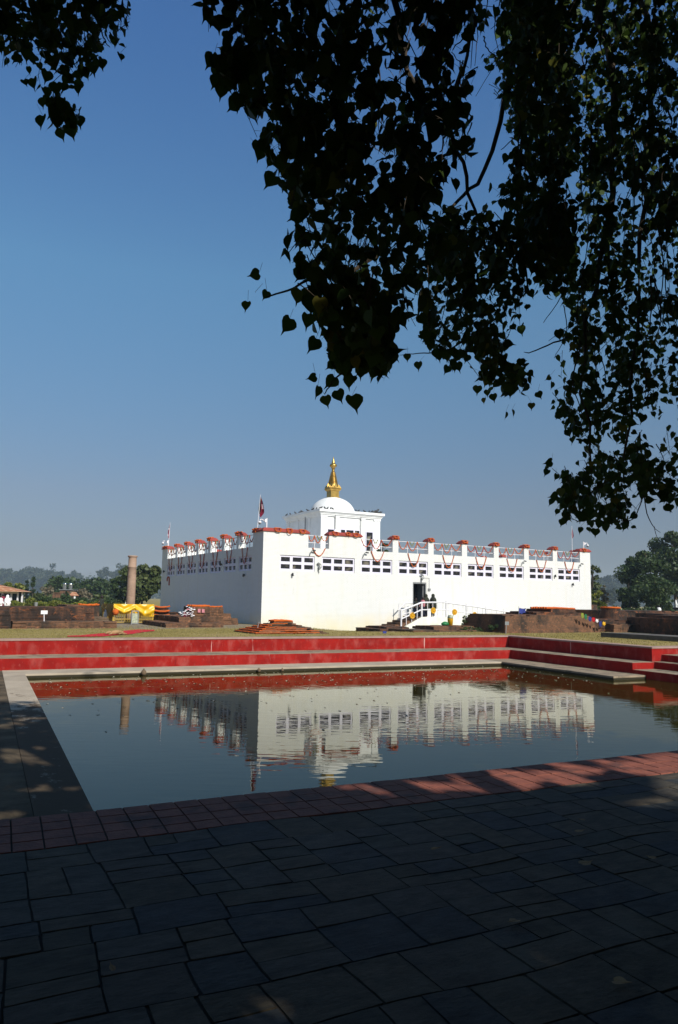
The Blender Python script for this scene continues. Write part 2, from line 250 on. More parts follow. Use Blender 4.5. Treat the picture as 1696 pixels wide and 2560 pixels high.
# ------------------------------------------------------------------ mesh builder
ORG = {}
class MB:
    def __init__(s): s.v = []; s.f = []; s.m = []; s.sm = []; s.mi = 0; s.smooth = False
    def add(s, vs, fs):
        k = len(s.v); s.v += [tuple(v) for v in vs]
        for f in fs: s.f.append(tuple(i+k for i in f)); s.m.append(s.mi); s.sm.append(s.smooth)
        return s
    def box(s, x0, x1, y0, y1, z0, z1):
        return s.add([(x0,y0,z0),(x1,y0,z0),(x1,y1,z0),(x0,y1,z0),(x0,y0,z1),(x1,y0,z1),(x1,y1,z1),(x0,y1,z1)],
              [(0,3,2,1),(4,5,6,7),(0,1,5,4),(1,2,6,5),(2,3,7,6),(3,0,4,7)])
    def frus(s, x0, x1, y0, y1, z0, X0, X1, Y0, Y1, z1):
        return s.add([(x0,y0,z0),(x1,y0,z0),(x1,y1,z0),(x0,y1,z0),(X0,Y0,z1),(X1,Y0,z1),(X1,Y1,z1),(X0,Y1,z1)],
              [(0,3,2,1),(4,5,6,7),(0,1,5,4),(1,2,6,5),(2,3,7,6),(3,0,4,7)])
    def hexa(s, p):   # 8 points bottom ccw then top ccw
        return s.add(p, [(0,3,2,1),(4,5,6,7),(0,1,5,4),(1,2,6,5),(2,3,7,6),(3,0,4,7)])
    def tube(s, pts, r, n=6, caps=True):
        pts = [Vector(p) for p in pts]; N = len(pts); rr = r if isinstance(r, (list, tuple)) else [r]*N
        vs = []; fs = []
        for i, p in enumerate(pts):
            d = (pts[min(i+1, N-1)]-pts[max(i-1, 0)]); d = d.normalized() if d.length > 1e-9 else Vector((0,0,1))
            a = d.cross(Vector((0,0,1))); a = a.normalized() if a.length > .05 else d.cross(Vector((1,0,0))).normalized()
            b = d.cross(a)
            for k in range(n):
                t = 2*math.pi*k/n; vs.append(p + a*math.cos(t)*rr[i] + b*math.sin(t)*rr[i])
        for i in range(N-1):
            for k in range(n):
                k2 = (k+1) % n; fs.append((i*n+k, (i+1)*n+k, (i+1)*n+k2, i*n+k2))
        if caps: fs.append(tuple(range(n))); fs.append(tuple(range(N*n-1, (N-1)*n-1, -1)))
        return s.add(vs, fs)
    def lathe(s, prof, c, n=24, sx=1., sy=1., rot=0.):
        vs = []; fs = []
        for r, z in prof:
            for k in range(n):
                t = 2*math.pi*k/n+rot; vs.append((c[0]+r*math.cos(t)*sx, c[1]+r*math.sin(t)*sy, c[2]+z))
        for i in range(len(prof)-1):
            for k in range(n):
                k2 = (k+1) % n; fs.append((i*n+k, i*n+k2, (i+1)*n+k2, (i+1)*n+k))
        fs.append(tuple(range(n-1, -1, -1))); fs.append(tuple(range((len(prof)-1)*n, len(prof)*n)))
        return s.add(vs, fs)
    def build(s, name, mat, parent=None, org=None, xf=None):
        vs = [xf(v) for v in s.v] if xf else s.v
        o0 = Vector(ORG.get(parent.name, (0,0,0))) if parent else Vector(org or (0,0,0))
        me = bpy.data.meshes.new(name); me.from_pydata([(v[0]-o0.x, v[1]-o0.y, v[2]-o0.z) for v in vs], [], s.f)
        mats = mat if isinstance(mat, list) else [mat]
        for m in mats: me.materials.append(m)
        me.polygons.foreach_set('material_index', s.m); me.polygons.foreach_set('use_smooth', s.sm); me.update()
        o = bpy.data.objects.new(name, me); COL.objects.link(o)
        if parent: o.parent = parent; ORG[o.name] = tuple(o0)
        else: o.location = o0; ORG[o.name] = tuple(o0)
        return o
def tag(o, label=None, cat=None, group=None, kind=None):
    if label: o['label'] = label
    if cat: o['category'] = cat
    if group: o['group'] = group
    if kind: o['kind'] = kind
    return o
def empty(name, loc, label, cat, group=None):
    o = bpy.data.objects.new(name, None); COL.objects.link(o); o.location = loc; o.empty_display_size = .3; ORG[o.name] = tuple(loc)
    return tag(o, label, cat, group)
def kids(o): return [c for c in bpy.data.objects if c.parent == o]
def copy_tree(o, loc=None, rz=None, label=None, parent=None, sc_=None):
    c = o.copy(); COL.objects.link(c)
    if parent: c.parent = parent
    for ch in kids(o): copy_tree(ch, parent=c)
    if loc is not None: c.location = loc
    if rz is not None: c.rotation_euler = (0, 0, rz)
    if sc_ is not None: c.scale = sc_
    if label: c['label'] = label
    return c
def structure(o): o['kind'] = 'structure'; return o
def skin(name, mat, verts, edges, radii, parent=None, org=None, sub=2):
    me = bpy.data.meshes.new(name+'_tmp'); me.from_pydata(verts, edges, []); ob = bpy.data.objects.new(name+'_tmp', me); COL.objects.link(ob)
    md = ob.modifiers.new('s', 'SKIN'); md.use_smooth_shade = True
    sv = me.skin_vertices[0].data if me.skin_vertices else None
    if sv is None:
        bm = bmesh.new(); bm.from_mesh(me); bm.verts.layers.skin.verify(); bm.to_mesh(me); bm.free(); sv = me.skin_vertices[0].data
    for i, r in enumerate(radii): sv[i].radius = (r, r) if not isinstance(r, tuple) else r
    sv[0].use_root = True
    ss = ob.modifiers.new('u', 'SUBSURF'); ss.levels = sub; ss.render_levels = sub
    bpy.context.view_layer.update(); dg = bpy.context.evaluated_depsgraph_get()
    m2 = bpy.data.meshes.new_from_object(ob.evaluated_get(dg)); m2.name = name
    bpy.data.objects.remove(ob); bpy.data.meshes.remove(me)
    m2.materials.clear(); m2.materials.append(mat)
    for p in m2.polygons: p.use_smooth = True
    o0 = Vector(ORG.get(parent.name, (0,0,0))) if parent else Vector(org or (0,0,0))
    m2.transform(Matrix.Translation(-o0))
    o = bpy.data.objects.new(name, m2); COL.objects.link(o)
    if parent: o.parent = parent
    else: o.location = o0
    ORG[o.name] = tuple(o0); return o
#@@SETTING
# ------------------------------------------------------------------ world, sun, haze
SEL, SAZ = R(37), R(10)     # sun elevation; azimuth east of -Y
SV = Vector((math.sin(SAZ)*math.cos(SEL), -math.cos(SAZ)*math.cos(SEL), math.sin(SEL)))
w = bpy.data.worlds.new('World'); sc.world = w; w.use_nodes = True
t = w.node_tree; bg = t.nodes['Background']; sk = t.nodes.new('ShaderNodeTexSky'); sk.sky_type = 'NISHITA'
sk.sun_disc = False; sk.sun_elevation = SEL; sk.sun_rotation = math.pi-SAZ; sk.altitude = 0; sk.air_density = 1.; sk.dust_density = 1.; sk.ozone_density = 5.
tcw = nn(t, 'ShaderNodeTexCoord'); spw = nn(t, 'ShaderNodeSeparateXYZ'); t.links.new(tcw.outputs['Generated'], spw.inputs[0])
rw = nn(t, 'ShaderNodeValToRGB'); t.links.new(spw.outputs[2], rw.inputs['Fac']); ew = rw.color_ramp.elements       # winter dust layer dims and greys the low sky
ew[0].position = 0; ew[0].color = (.26,.22,.26,1); ew[1].position = .93; ew[1].color = (.66,.70,.60,1)
for p_, c_ in ((.136, (.46,.40,.39)), (.407, (.62,.81,.77)), (.643, (.50,.76,.94))): q_ = ew.new(p_); q_.color = c4(c_, 1)
vm = nn(t, 'ShaderNodeVectorMath', operation='MULTIPLY'); t.links.new(sk.outputs[0], vm.inputs[0]); t.links.new(rw.outputs[0], vm.inputs[1])
vs_ = nn(t, 'ShaderNodeVectorMath', operation='SCALE'); t.links.new(vm.outputs[0], vs_.inputs[0]); vs_.inputs['Scale'].default_value = 1.3
t.links.new(vs_.outputs[0], bg.inputs[0]); bg.inputs[1].default_value = .097
sl = bpy.data.lights.new('sun', 'SUN'); sl.energy = 4.5; sl.angle = R(.55); sl.color = (1, .95, .86)
so = bpy.data.objects.new('sun', sl); COL.objects.link(so); so.rotation_euler = SV.to_track_quat('Z', 'Y').to_euler(); so.location = (0, -20, 30)
sc.view_settings.view_transform = 'Standard'; sc.view_settings.look = 'None'; sc.view_settings.exposure = 0.35; sc.view_settings.gamma = 1
sc.render.engine = 'CYCLES'; cy = sc.cycles
cy.max_bounces = 8; cy.transparent_max_bounces = 8; cy.volume_bounces = 1; cy.use_denoising = True; cy.sample_clamp_indirect = 4
# haze
mh = bpy.data.materials.new('haze_air'); mh.use_nodes = True; th = mh.node_tree; th.nodes.clear()
oh = th.nodes.new('ShaderNodeOutputMaterial'); pv = th.nodes.new('ShaderNodeVolumePrincipled'); th.links.new(pv.outputs[0], oh.inputs['Volume'])
pv.inputs['Color'].default_value = (.62, .80, 1, 1); pv.inputs['Density'].default_value = .00036; pv.inputs['Anisotropy'].default_value = 0.
hz = MB().box(-900, 1500, -60, 1500, -1.5, 60).build('haze', mh); hz['kind'] = 'stuff'
# ------------------------------------------------------------------ ground (one sheet with the pond cut out), pond frame
XW0, XW1, YW0, YW1 = -3.3, 27.5, 5.3, 30.35       # cut-out
def ghx(X, Y):                                     # height of the ground at a world point
    a = min(1, max(0, (Y-31.8)/4.5)); b = min(1, max(0, (X-18.5)/3.5)); c = 1-min(1, max(0, (X-33)/4))
    k = a*a*(3-2*a)*b*b*(3-2*b)*c
    return 1.03-.36*k
xs = [-3000, -900, -300, -120, -60, -30, -12] + [XW0+i*1.1 for i in range(29)] + [30, 32, 34, 36, 38, 42, 48, 60, 80, 120, 200, 400, 1000, 3000]
ys = [-3000, -900, -300, -100, -40, -15, -4] + [YW0+(YW1-YW0)*i/22 for i in range(23)] + [YW1+.8*i for i in range(1, 20)] + [48, 52, 58, 66, 80, 110, 160, 260, 500, 1100, 3000]
xs = sorted(x for x in xs if not (XW1-.05 < x < XW1+.05) or x == XW1) ; xs = sorted(set([XW0, XW1]+[x for x in xs if abs(x-XW1) > .5 and abs(x-XW0) > .3]))
g = MB(); g.smooth = True; idx = {}
vs = []
for j, y in enumerate(ys):
    for i, x in enumerate(xs):
        W = pw((x, y, 0)); idx[i, j] = len(vs); vs.append((W[0], W[1], ghx(W[0], W[1])))
fs = []
for j in range(len(ys)-1):
    for i in range(len(xs)-1):
        cx, cy_ = (xs[i]+xs[i+1])/2, (ys[j]+ys[j+1])/2
        if XW0 < cx < XW1 and YW0 < cy_ < YW1: continue
        if cy_ < YW0 and cy_ > -14 and -13 < cx < 31: continue       # the paving covers this side
        fs.append((idx[i, j], idx[i+1, j], idx[i+1, j+1], idx[i, j+1]))
g.add(vs, fs); structure(g.build('ground', M['grass']))
# ------------------------------------------------------------------ pond, pond frame
structure(MB().add([(-3.2,5.4,-.03),(27,5.4,-.03),(27,30.2,-.03),(-3.2,30.2,-.03)], [(0,1,2,3)]).build('water', M['water'], xf=pw))
LX, RX, FY, NY = 1.31, 20.05, 25.72, 5.93          # inner edges: left ledge, right ledge, far ledge, near edge
# floor-level ledges (just above the water)
le = MB()
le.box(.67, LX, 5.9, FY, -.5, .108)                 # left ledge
le.box(.67, RX, FY, 27.1, -.5, .11)                 # far ledge
structure(MB().box(-1.25, .664, 5.9, 27.1, -.5, .103).build('pond_ledge', M['mossy'], xf=pw))
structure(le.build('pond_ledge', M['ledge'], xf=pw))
le = MB(); le.box(RX, 21.62, 19.5, 27.1, -.5, .109); structure(le.build('pond_ledge', M['concrete'], xf=pw))
rs = MB()      # red painted risers, seen from the water side
rs.box(-3.2, -1.25, 5.9, 27.1, -.5, .46)            # left lower riser body
rs.box(-3.2, -2.6, 5.9, 28.65, .4, .97)
rs.box(-3.2, 21.62, 27.1, 28.72, -.5, .488)          # far lower
rs.box(-3.2, 22.8, 28.72, 29.3, -.5, .985)           # far upper
rs.box(21.62, 22.8, 20.1, 28.72, -.5, .489)          # right lower
rs.box(22.8, 23.4, 20.25, 29.3, -.5, .985)           # right upper
rs.box(23.4, 24.35, 20.25, 21.0, -.5, .985)
# stairs at the right
rs.box(21.62, 27.5, 9, 20.098, -.5, .245); rs.box(22.75, 27.5, 9, 20.248, .245, .5); rs.box(23.3, 27.5, 9, 20.246, .5, .75); rs.box(24.3, 27.5, 9, 20.244, .75, .985)
structure(rs.build('pond_wall', M['red'], xf=pw))
tr = MB()      # concrete tread slabs lying on the risers, 4 cm thick
tr.box(-2.6, -1.23, 5.9, 27.08, .46, .495); tr.box(-2.6, 21.64, 27.115, 28.719, .46, .496); tr.box(21.635, 22.8, 20.115, 28.718, .46, .4975)
tr.box(21.635, 22.75, 9, 20.08, .215, .252); tr.box(22.765, 23.3, 9, 20.23, .47, .507); tr.box(23.315, 24.3, 9, 20.23, .72, .757)
structure(tr.build('pond_tread', M['concrete'], xf=pw))
cp = MB()
cp.box(-3.4, 22.78, 28.69, 29.3, .985, 1.042); cp.box(22.78, 23.42, 20.22, 29.3, .985, 1.043); cp.box(23.42, 24.32, 20.22, 20.8, .985, 1.042); cp.box(24.28, 24.9, 9, 20.22, .985, 1.041); cp.box(24.32, 24.9, 20.22, 20.8, .985, 1.04)
cp.box(-3.4, -2.58, 5.9, 28.69, .97, 1.033)
structure(cp.build('pond_coping', M['pink'], xf=pw))
lw = MB(); lw.box(-3.5, 27.6, 29.3, 30.45, .6, 1.031); lw.box(23.42, 27.6, 20.8, 29.3, .6, 1.032); lw.box(24.9, 27.6, 5, 20.8, .6, 1.031); structure(lw.build('lawn', M['grass'], xf=pw))
# ------------------------------------------------------------------ near paving: clay tile band and slate slabs, pond frame
pb = MB(); pb.box(-13, 31, -14, 5.95, .3, .9985); structure(pb.build('paving_bed', M['joint'], xf=pw))
tl = MB(); y = 5.955
for row in range(4):
    x = -13; d = .187
    while x < 27:
        wdt = .195; z = 1.008+rnd.uniform(-.002, .002); g_ = .0022; e = .004
        tl.frus(x+g_, x+wdt-g_, y-d+g_, y-g_, .98, x+g_+e, x+wdt-g_-e, y-d+g_+e, y-g_-e, z); x += wdt
    y -= d
def warp(a_, f_=1.):
    def g__(v):
        n1 = pnoise(Vector((v[0]*1.1*f_, v[1]*1.1*f_, 3))); n2_ = pnoise(Vector((v[0]*1.3*f_+9, v[1]*1.3*f_, 7))); return pw((v[0]+a_*n1, v[1]+a_*n2_, v[2]+.004*pnoise(Vector((v[0]*.7, v[1]*.7, 1)))))
    return g__
structure(tl.build('tile_paving', M['redtile'], xf=warp(.02)))
sb = MB(); ytop = y-.006
def slab(x0, x1, y0, y1):
    g_ = rnd.uniform(.0004, .0026); e = rnd.uniform(.0015, .0035); z = 1.006+rnd.uniform(-.0018, .0018)
    a = rnd.uniform(-.0008, .0008); b = rnd.uniform(-.0008, .0008)
    j = lambda: rnd.uniform(-.0035, .0022)*1
    j = lambda: abs(rnd.gauss(0, .0028)); nl_ = max(2, int((x1-x0)/.05)); nr_ = max(2, int((y1-y0)/.05)); cr = [rnd.choice([0, 0, .003, .006, .012]) for _ in range(4)]
    P = []
    for (ax, ay), (bx2, by2), ss, c0_, c1_ in (((x0+g_, y0+g_), (x1-g_, y0+g_), (0, 1), cr[0], cr[1]), ((x1-g_, y0+g_), (x1-g_, y1-g_), (-1, 0), cr[1], cr[2]), ((x1-g_, y1-g_), (x0+g_, y1-g_), (0, -1), cr[2], cr[3]), ((x0+g_, y1-g_), (x0+g_, y0+g_), (1, 0), cr[3], cr[0])):
        ln_ = math.hypot(bx2-ax, by2-ay); n_s = max(2, int(ln_/.06))
        for q_ in range(n_s):
            t_ = (c0_+(ln_-c0_-c1_)*q_/(n_s-1))/ln_ if n_s > 1 else .5; k_ = j(); P.append((ax+(bx2-ax)*t_+ss[0]*k_, ay+(by2-ay)*t_+ss[1]*k_))
    # clip a corner now and then
    cx, cyy = (x0+x1)/2, (y0+y1)/2; n = len(P)
    T = [(px+(e if px < cx else -e), py+(e if py < cyy else -e), z+a*(px-cx)*8+b*(py-cyy)*8) for px, py in P]
    V = [(px, py, .97) for px, py in P]+T
    sb.add(V, [tuple(range(n, 2*n))]+[(i, (i+1) % n, n+(i+1) % n, n+i) for i in range(n)])
def fill(x0, x1, y0, y1):
    w_, h_ = x1-x0, y1-y0
    if w_ > .6 and w_ >= h_*1.0: s = x0+w_*rnd.uniform(.35, .65); fill(x0, s, y0, y1); fill(s, x1, y0, y1)
    elif h_ > .44: s = y0+h_*rnd.uniform(.38, .62); fill(x0, x1, y0, s); fill(x0, x1, s, y1)
    elif w_ > .42 and rnd.random() < .45: s = x0+w_*rnd.uniform(.4, .6); fill(x0, s, y0, y1); fill(s, x1, y0, y1)
    elif h_ > .32 and rnd.random() < .4: s = y0+h_*rnd.uniform(.4, .6); fill(x0, x1, y0, s); fill(x0, x1, s, y1)
    else: slab(x0, x1, y0, y1)
yy = ytop
while yy > -3:
    h_ = rnd.uniform(.28, .8); x = -9-rnd.random()
    while x < 22:
        wd = rnd.uniform(.55, 1.2); fill(x, x+wd, yy-h_, yy); x += wd
    yy -= h_
structure(sb.build('slate_paving', M['slate'], xf=warp(.05)))
def fallen(x, y, rz, sc_2):
    W_ = pw((x, y, 1.022)); m = MB(); pr = [(0, 0), (-.10, .22), (.02, .40), (.22, .50), (.45, .44), (.68, .24), (.84, .07), (1.18, 0.), (.84, -.07), (.68, -.24), (.45, -.44), (.22, -.50), (.02, -.40), (-.10, -.22)]
    m.add([(W_[0]+.085*a, W_[1]+.08*b, W_[2]+.012*abs(b)+.008*a*a) for a, b in pr], [(0, 1, 2, 3, 4, 5, 6, 7), (0, 7, 8, 9, 10, 11, 12, 13)])
    return m.build('fallen_leaf', M['tan'], org=W_)
fl0 = fallen(3.4, 3.6, 0, 1); tag(fl0, 'small dry heart shaped leaf lying on the dark paving slabs', 'leaf', 'dry leaves fallen on the paving')
for k in range(11):
    c = fl0.copy(); COL.objects.link(c); W_ = pw((rnd.uniform(.3, 6), rnd.uniform(2.2, 5.6), 1.022)); c.location = W_; c.rotation_euler = (rnd.uniform(-.15, .15), rnd.uniform(-.15, .15), rnd.uniform(0, 6.3)); k_ = rnd.uniform(.5, .9); c.scale = (k_, k_*rnd.uniform(.6, 1), 1)
#@@TEMPLE
XL, YF = 17.64, 41.27; BW, BD = 28.09, 22.18; TH = .5; Z0, ZS, ZT, ZC = .35, 5.85, 6.72, 6.95
temple = empty('temple', (XL, YF, Z0), 'large white painted brick temple building with battlemented parapet, red copings and a domed roof tower', 'temple')
FM = [(0, 3.07), (4.55, 6.95)] + [(9.40+2.93*k, 9.86+2.93*k) for k in range(6)] + [(26.95, BW)]
FW = [(1.15, 3.54), (4.07, 6.46)] + [(6.96+2.935*k, 9.37+2.92*k) for k in range(7)]
LM = [(0, 1.64), (4.07, 4.46), (6.86, 7.26), (9.67, 10.1), (12.44, 12.83), (15.17, 15.56), (17.93, 18.26), (20.66, BD)]
LW = [(1.78, 4.02), (4.53, 6.77), (7.35, 9.61), (10.12, 12.32), (12.85, 15.09), (15.62, 17.83), (18.36, 20.5)]
DX0, DX1, DZ0, DZ1 = 11.05, 12.17, 1.59, 3.9
WZ0, WZ1 = 4.36, 5.32
wl = MB()
# front wall pieces (X = XL + a)
def fbox(a0, a1, z0, z1, y0=0., y1=TH): wl.box(XL+a0, XL+a1, YF+y0, YF+y1, z0, z1)
def lbox(b0, b1, z0, z1, x0=0., x1=TH): wl.box(XL+x0, XL+x1, YF+b0, YF+b1, z0, z1)
def rbox(b0, b1, z0, z1): wl.box(XL+BW-TH, XL+BW, YF+b0, YF+b1, z0, z1)
fbox(0, DX0, Z0, DZ1); fbox(DX1, BW, Z0, DZ1); fbox(DX0, DX1, Z0, DZ0); fbox(0, BW, DZ1, WZ0); fbox(0, BW, WZ1, ZS)
e_ = 0
for a, b in FW: fbox(e_, a, WZ0, WZ1); e_ = b
fbox(e_, BW, WZ0, WZ1)
for a, b in FM: fbox(a, b, ZS, ZT)
lbox(TH, BD-TH, Z0, WZ0); lbox(TH, BD-TH, WZ1, ZS)
e_ = TH
for a, b in LW: lbox(e_, a, WZ0, WZ1); e_ = b
lbox(e_, BD-TH, WZ0, WZ1)
for a, b in LM: lbox(max(a, TH), min(b, BD-TH), ZS, ZT)
rbox(TH, BD-TH, Z0, ZS)
for a, b in LM: rbox(max(a, TH), min(b, BD-TH), ZS, ZT)
wl.box(XL, XL+BW, YF+BD-TH, YF+BD, Z0, ZS)
for a, b in FM: wl.box(XL+a, XL+b, YF+BD-TH, YF+BD, ZS, ZT)
wl.build('wall', M['white'], temple)
MB().box(XL+TH, XL+BW-TH, YF+TH, YF+BD-TH, 5.6, 5.79).build('roof', M['plaster'], temple)
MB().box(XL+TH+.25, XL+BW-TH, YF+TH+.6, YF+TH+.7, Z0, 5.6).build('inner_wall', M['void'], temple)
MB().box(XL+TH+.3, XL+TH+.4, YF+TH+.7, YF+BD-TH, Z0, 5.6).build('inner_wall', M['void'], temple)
# copings: gabled caps over every merlon
def cop(x0, x1, y0, y1):
    o = .07; m = MB(); x0 -= o; x1 += o; y0 -= o; y1 += o
    m.box(x0, x1, y0, y1, ZT, ZT+.09)
    m.frus(x0+.002, x1-.002, y0+.002, y1-.002, ZT+.09, x0+.14, x1-.14, y0+.14, y1-.14, ZC)
    return m.build('coping', M['coping'], temple)
for a, b in FM:
    cop(XL+a, XL+b, YF, YF+TH)
    if 0 < a < 26: cop(XL+a, XL+b, YF+BD-TH, YF+BD)
for a, b in LM:
    a2 = a+TH+.15 if a == 0 else a; b2 = BD if b == BD else b
    cop(XL, XL+TH, YF+a2, YF+b2); cop(XL+BW-TH, XL+BW, YF+a2, YF+b2)
# windows
def window(a, b, z0, z1, front=True):
    f = MB(); p = MB(); w_ = b-a; ob, mv, mh_ = .085, .19, .17; hb = .12
    pwid = (w_-2*ob-2*mv)/3; ph = (z1-z0-2*hb-mh_)/2; D0, D1 = .06, .16
    def bx(m, u0, u1, q0, q1, d0, d1):
        if front: m.box(XL+u0, XL+u1, YF+d0, YF+d1, q0, q1)
        else: m.box(XL+d0, XL+d1, YF+u0, YF+u1, q0, q1)
    bx(f, a, b, z0, z0+hb, D0, D1); bx(f, a, b, z1-hb, z1, D0, D1); bx(f, a, b, z0+hb+ph, z0+hb+ph+mh_, D0, D1)
    for k in range(4):
        u0 = a if k == 0 else a+ob+k*pwid+(k-1)*mv; u1 = a+ob if k == 0 else (b if k == 3 else u0+mv)
        bx(f, u0, u1, z0+hb, z0+hb+ph, D0, D1); bx(f, u0, u1, z0+hb+ph+mh_, z1-hb, D0, D1)
    for k in range(3):     # thin joints between casements
        pass
    fo = f.build('window', M['frame'], temple)
    for r_ in range(2):
        for k in range(3):
            u0 = a+ob+k*(pwid+mv); q0 = z0+hb+r_*(ph+mh_); bx(p, u0, u0+pwid, q0, q0+ph, .125, .135)
    p.build('pane', M['glass'], fo)
    return fo
for a, b in FW: window(a, b, WZ0, WZ1)
for a, b in LW: window(a, b, WZ0, WZ1, False)
# projecting thin sill and head moulding lines
# door
d = MB(); X0, X1 = XL+DX0, XL+DX1
d.box(X0, X0+.07, YF+.02, YF+.2, DZ0, DZ1); d.box(X1-.07, X1, YF+.02, YF+.2, DZ0, DZ1); d.box(X0+.07, X1-.07, YF+.02, YF+.2, DZ1-.1, DZ1)
dr = d.build('door', M['grey'], temple)
MB().box(X1-.16, X1-.1, YF+.2, YF+1.05, DZ0, DZ1-.12).build('door_leaf', M['grey'], dr)
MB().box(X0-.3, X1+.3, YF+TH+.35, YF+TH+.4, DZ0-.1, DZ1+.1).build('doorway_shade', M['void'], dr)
# rails in the gaps of the parapet
def rails(a, b, front=True):
    m = MB(); y = .12
    P = (lambda u, z: (XL+u, YF+y, z)) if front else (lambda u, z: (XL+y, YF+u, z))
    for z in (6.18, 6.62): m.tube([P(a, z), P(b, z)], .022, 6)
    for k in (1, 2): u = a+(b-a)*k/3; m.tube([P(u, ZS), P(u, 6.62)], .02, 6)
    m.build('railing', M['metal_white'] if front else M['grey'], temple)
for i in range(len(FM)-1): rails(FM[i][1], FM[i+1][0])
for i in range(len(LM)-1): rails(LM[i][1], LM[i+1][0], False)
# roof tower
TX0, TX1, TY0, TY1, TZ = XL+8.12, XL+13.43, YF+8, YF+14.2, 9.0
tw_ = MB(); tw_.box(TX0+.06, TX1-.06, TY0+.06, TY1-.06, 5.79, TZ+.2)
tower = tw_.build('tower', M['plaster'], temple)
pl = MB()
def pil_f(a, b): pl = MB(); pl.box(XL+a, XL+b, TY0, TY0+.059, 5.79, TZ-.12); pl.box(XL+a-.04, XL+b+.04, TY0-.04, TY0+.058, TZ-.12, TZ); pl.build('pilaster', M['plaster'], tower)
for a, b in ((8.12, 8.62), (9.36, 9.66), (11.67, 12.0), (12.9, 13.43)): pil_f(a, b)
for a, b in ((0.0, .5), (1.9, 2.2), (4.0, 4.3), (5.7, 6.2)):
    pl = MB(); pl.box(TX0, TX0+.059, TY0+a+(.06 if a == 0 else 0), TY0+b, 5.79, TZ-.12); pl.box(TX0-.04, TX0+.058, TY0+a+(.06 if a == 0 else 0), TY0+b+.04, TZ-.12, TZ); pl.build('pilaster', M['plaster'], tower)
co_ = MB(); 
for o, z0, z1 in ((.05, TZ, TZ+.1), (.11, TZ+.1, TZ+.2), (.17, TZ+.2, TZ+.3), (.27, TZ+.3, TZ+.48)): co_.box(TX0-o, TX1+o, TY0-o, TY1+o, z0, z1)
co_.build('cornice', M['plaster'], tower)
DC = (XL+10.78, YF+11.1, 0)
dm = MB(); dm.smooth = True; zb = TZ+.48
dm.lathe([(1.86*math.cos(t), zb+1.47*math.sin(t)) for t in [i*math.pi/2/14 for i in range(14)]]+[(.02, zb+1.47)], DC, 48)
dm.build('dome', M['plaster'], tower)
sp = MB(); cx, cy2 = DC[0], DC[1]
def sq(r0, z0, r1, z1): sp.frus(cx-r0, cx+r0, cy2-r0, cy2+r0, z0, cx-r1, cx+r1, cy2-r1, cy2+r1, z1)
sq(.44, 10.8, .44, 10.95); sq(.37, 10.95, .37, 11.45); sq(.40, 11.45, .5, 11.56); sq(.5, 11.56, .52, 11.68); sq(.46, 11.68, .44, 11.78)
for sx, sy in ((0, -1), (0, 1), (-1, 0), (1, 0)):     # pointed shields on the four sides
    for k in (-1, 0, 1):
        px_, py2 = cx+sx*.46+(k*.27 if sy else 0), cy2+sy*.46+(k*.27 if sx else 0); h_ = .36 if k == 0 else .22
        sp.frus(px_-.12, px_+.12, py2-.05 if sy else py2-.12, py2+.05 if sy else py2+.12, 11.7, px_-.02, px_+.02, py2-.02, py2+.02, 11.72+h_)
sp.smooth = True
prof = [(.42, 11.75), (.42, 12.02)]
for k in range(10):
    z = 12.02+k*.105; r0 = .415-k*.024; prof += [(r0, z), (r0+.012, z+.035), (r0-.01, z+.055), (r0-.1, z+.06), (r0-.1, z+.1)]
prof += [(.15, 13.09), (.11, 13.18), (.12, 13.28), (.17, 13.42), (.23, 13.5), (.29, 13.52), (.30, 13.6), (.27, 13.68), (.17, 13.76), (.13, 13.8), (.135, 13.86), (.09, 13.98), (.05, 14.12), (.03, 14.2), (.045, 14.23), (.004, 14.34)]
sp.lathe(prof, (cx, cy2, 0), 24)
sp.build('spire', M['gold'], tower)
def twin(a, b, z0, z1, name, bars):
    f = MB(); q = MB(); y0 = TY0-.005
    f.box(XL+a, XL+b, y0, y0+.06, z1-.07, z1); f.box(XL+a, XL+a+.07, y0, y0+.06, z0, z1-.07); f.box(XL+b-.07, XL+b, y0, y0+.06, z0, z1-.07)
    for u in bars: f.box(XL+a+u-.05, XL+a+u+.05, y0, y0+.06, z0, z1-.07)
    o = f.build(name, M['frame'], tower)
    # panes are children of the tower level frame mesh joined in place
    m = MB(); m.box(XL+a+.07, XL+b-.07, TY0+.03, TY0+.055, z0, z1-.07); p = m.build('pane' if name == 'tower_window' else 'door_panel', M['glass'], tower); return o
twin(8.66, 9.33, 6.6, 8.04, 'tower_window', []); twin(9.8, 11.6, 6.6, 8.08, 'tower_window', [.5, 1.25]); twin(12.1, 12.82, 5.8, 8.02, 'tower_door', [])
for pts_, r_ in (([(TX0-.05, TY0+2.6, 9.3), (TX0-.05, TY0+2.6, 5.8)], .04), ([(XL+11.62, TY0-.06, 9.2), (XL+11.62, TY0-.06, 5.8)], .03), ([(XL+9.33, TY0-.06, 9.2), (XL+9.33, TY0-.06, 8)], .03)): MB().tube(pts_, r_).build('drain_pipe', M['grey'], tower)
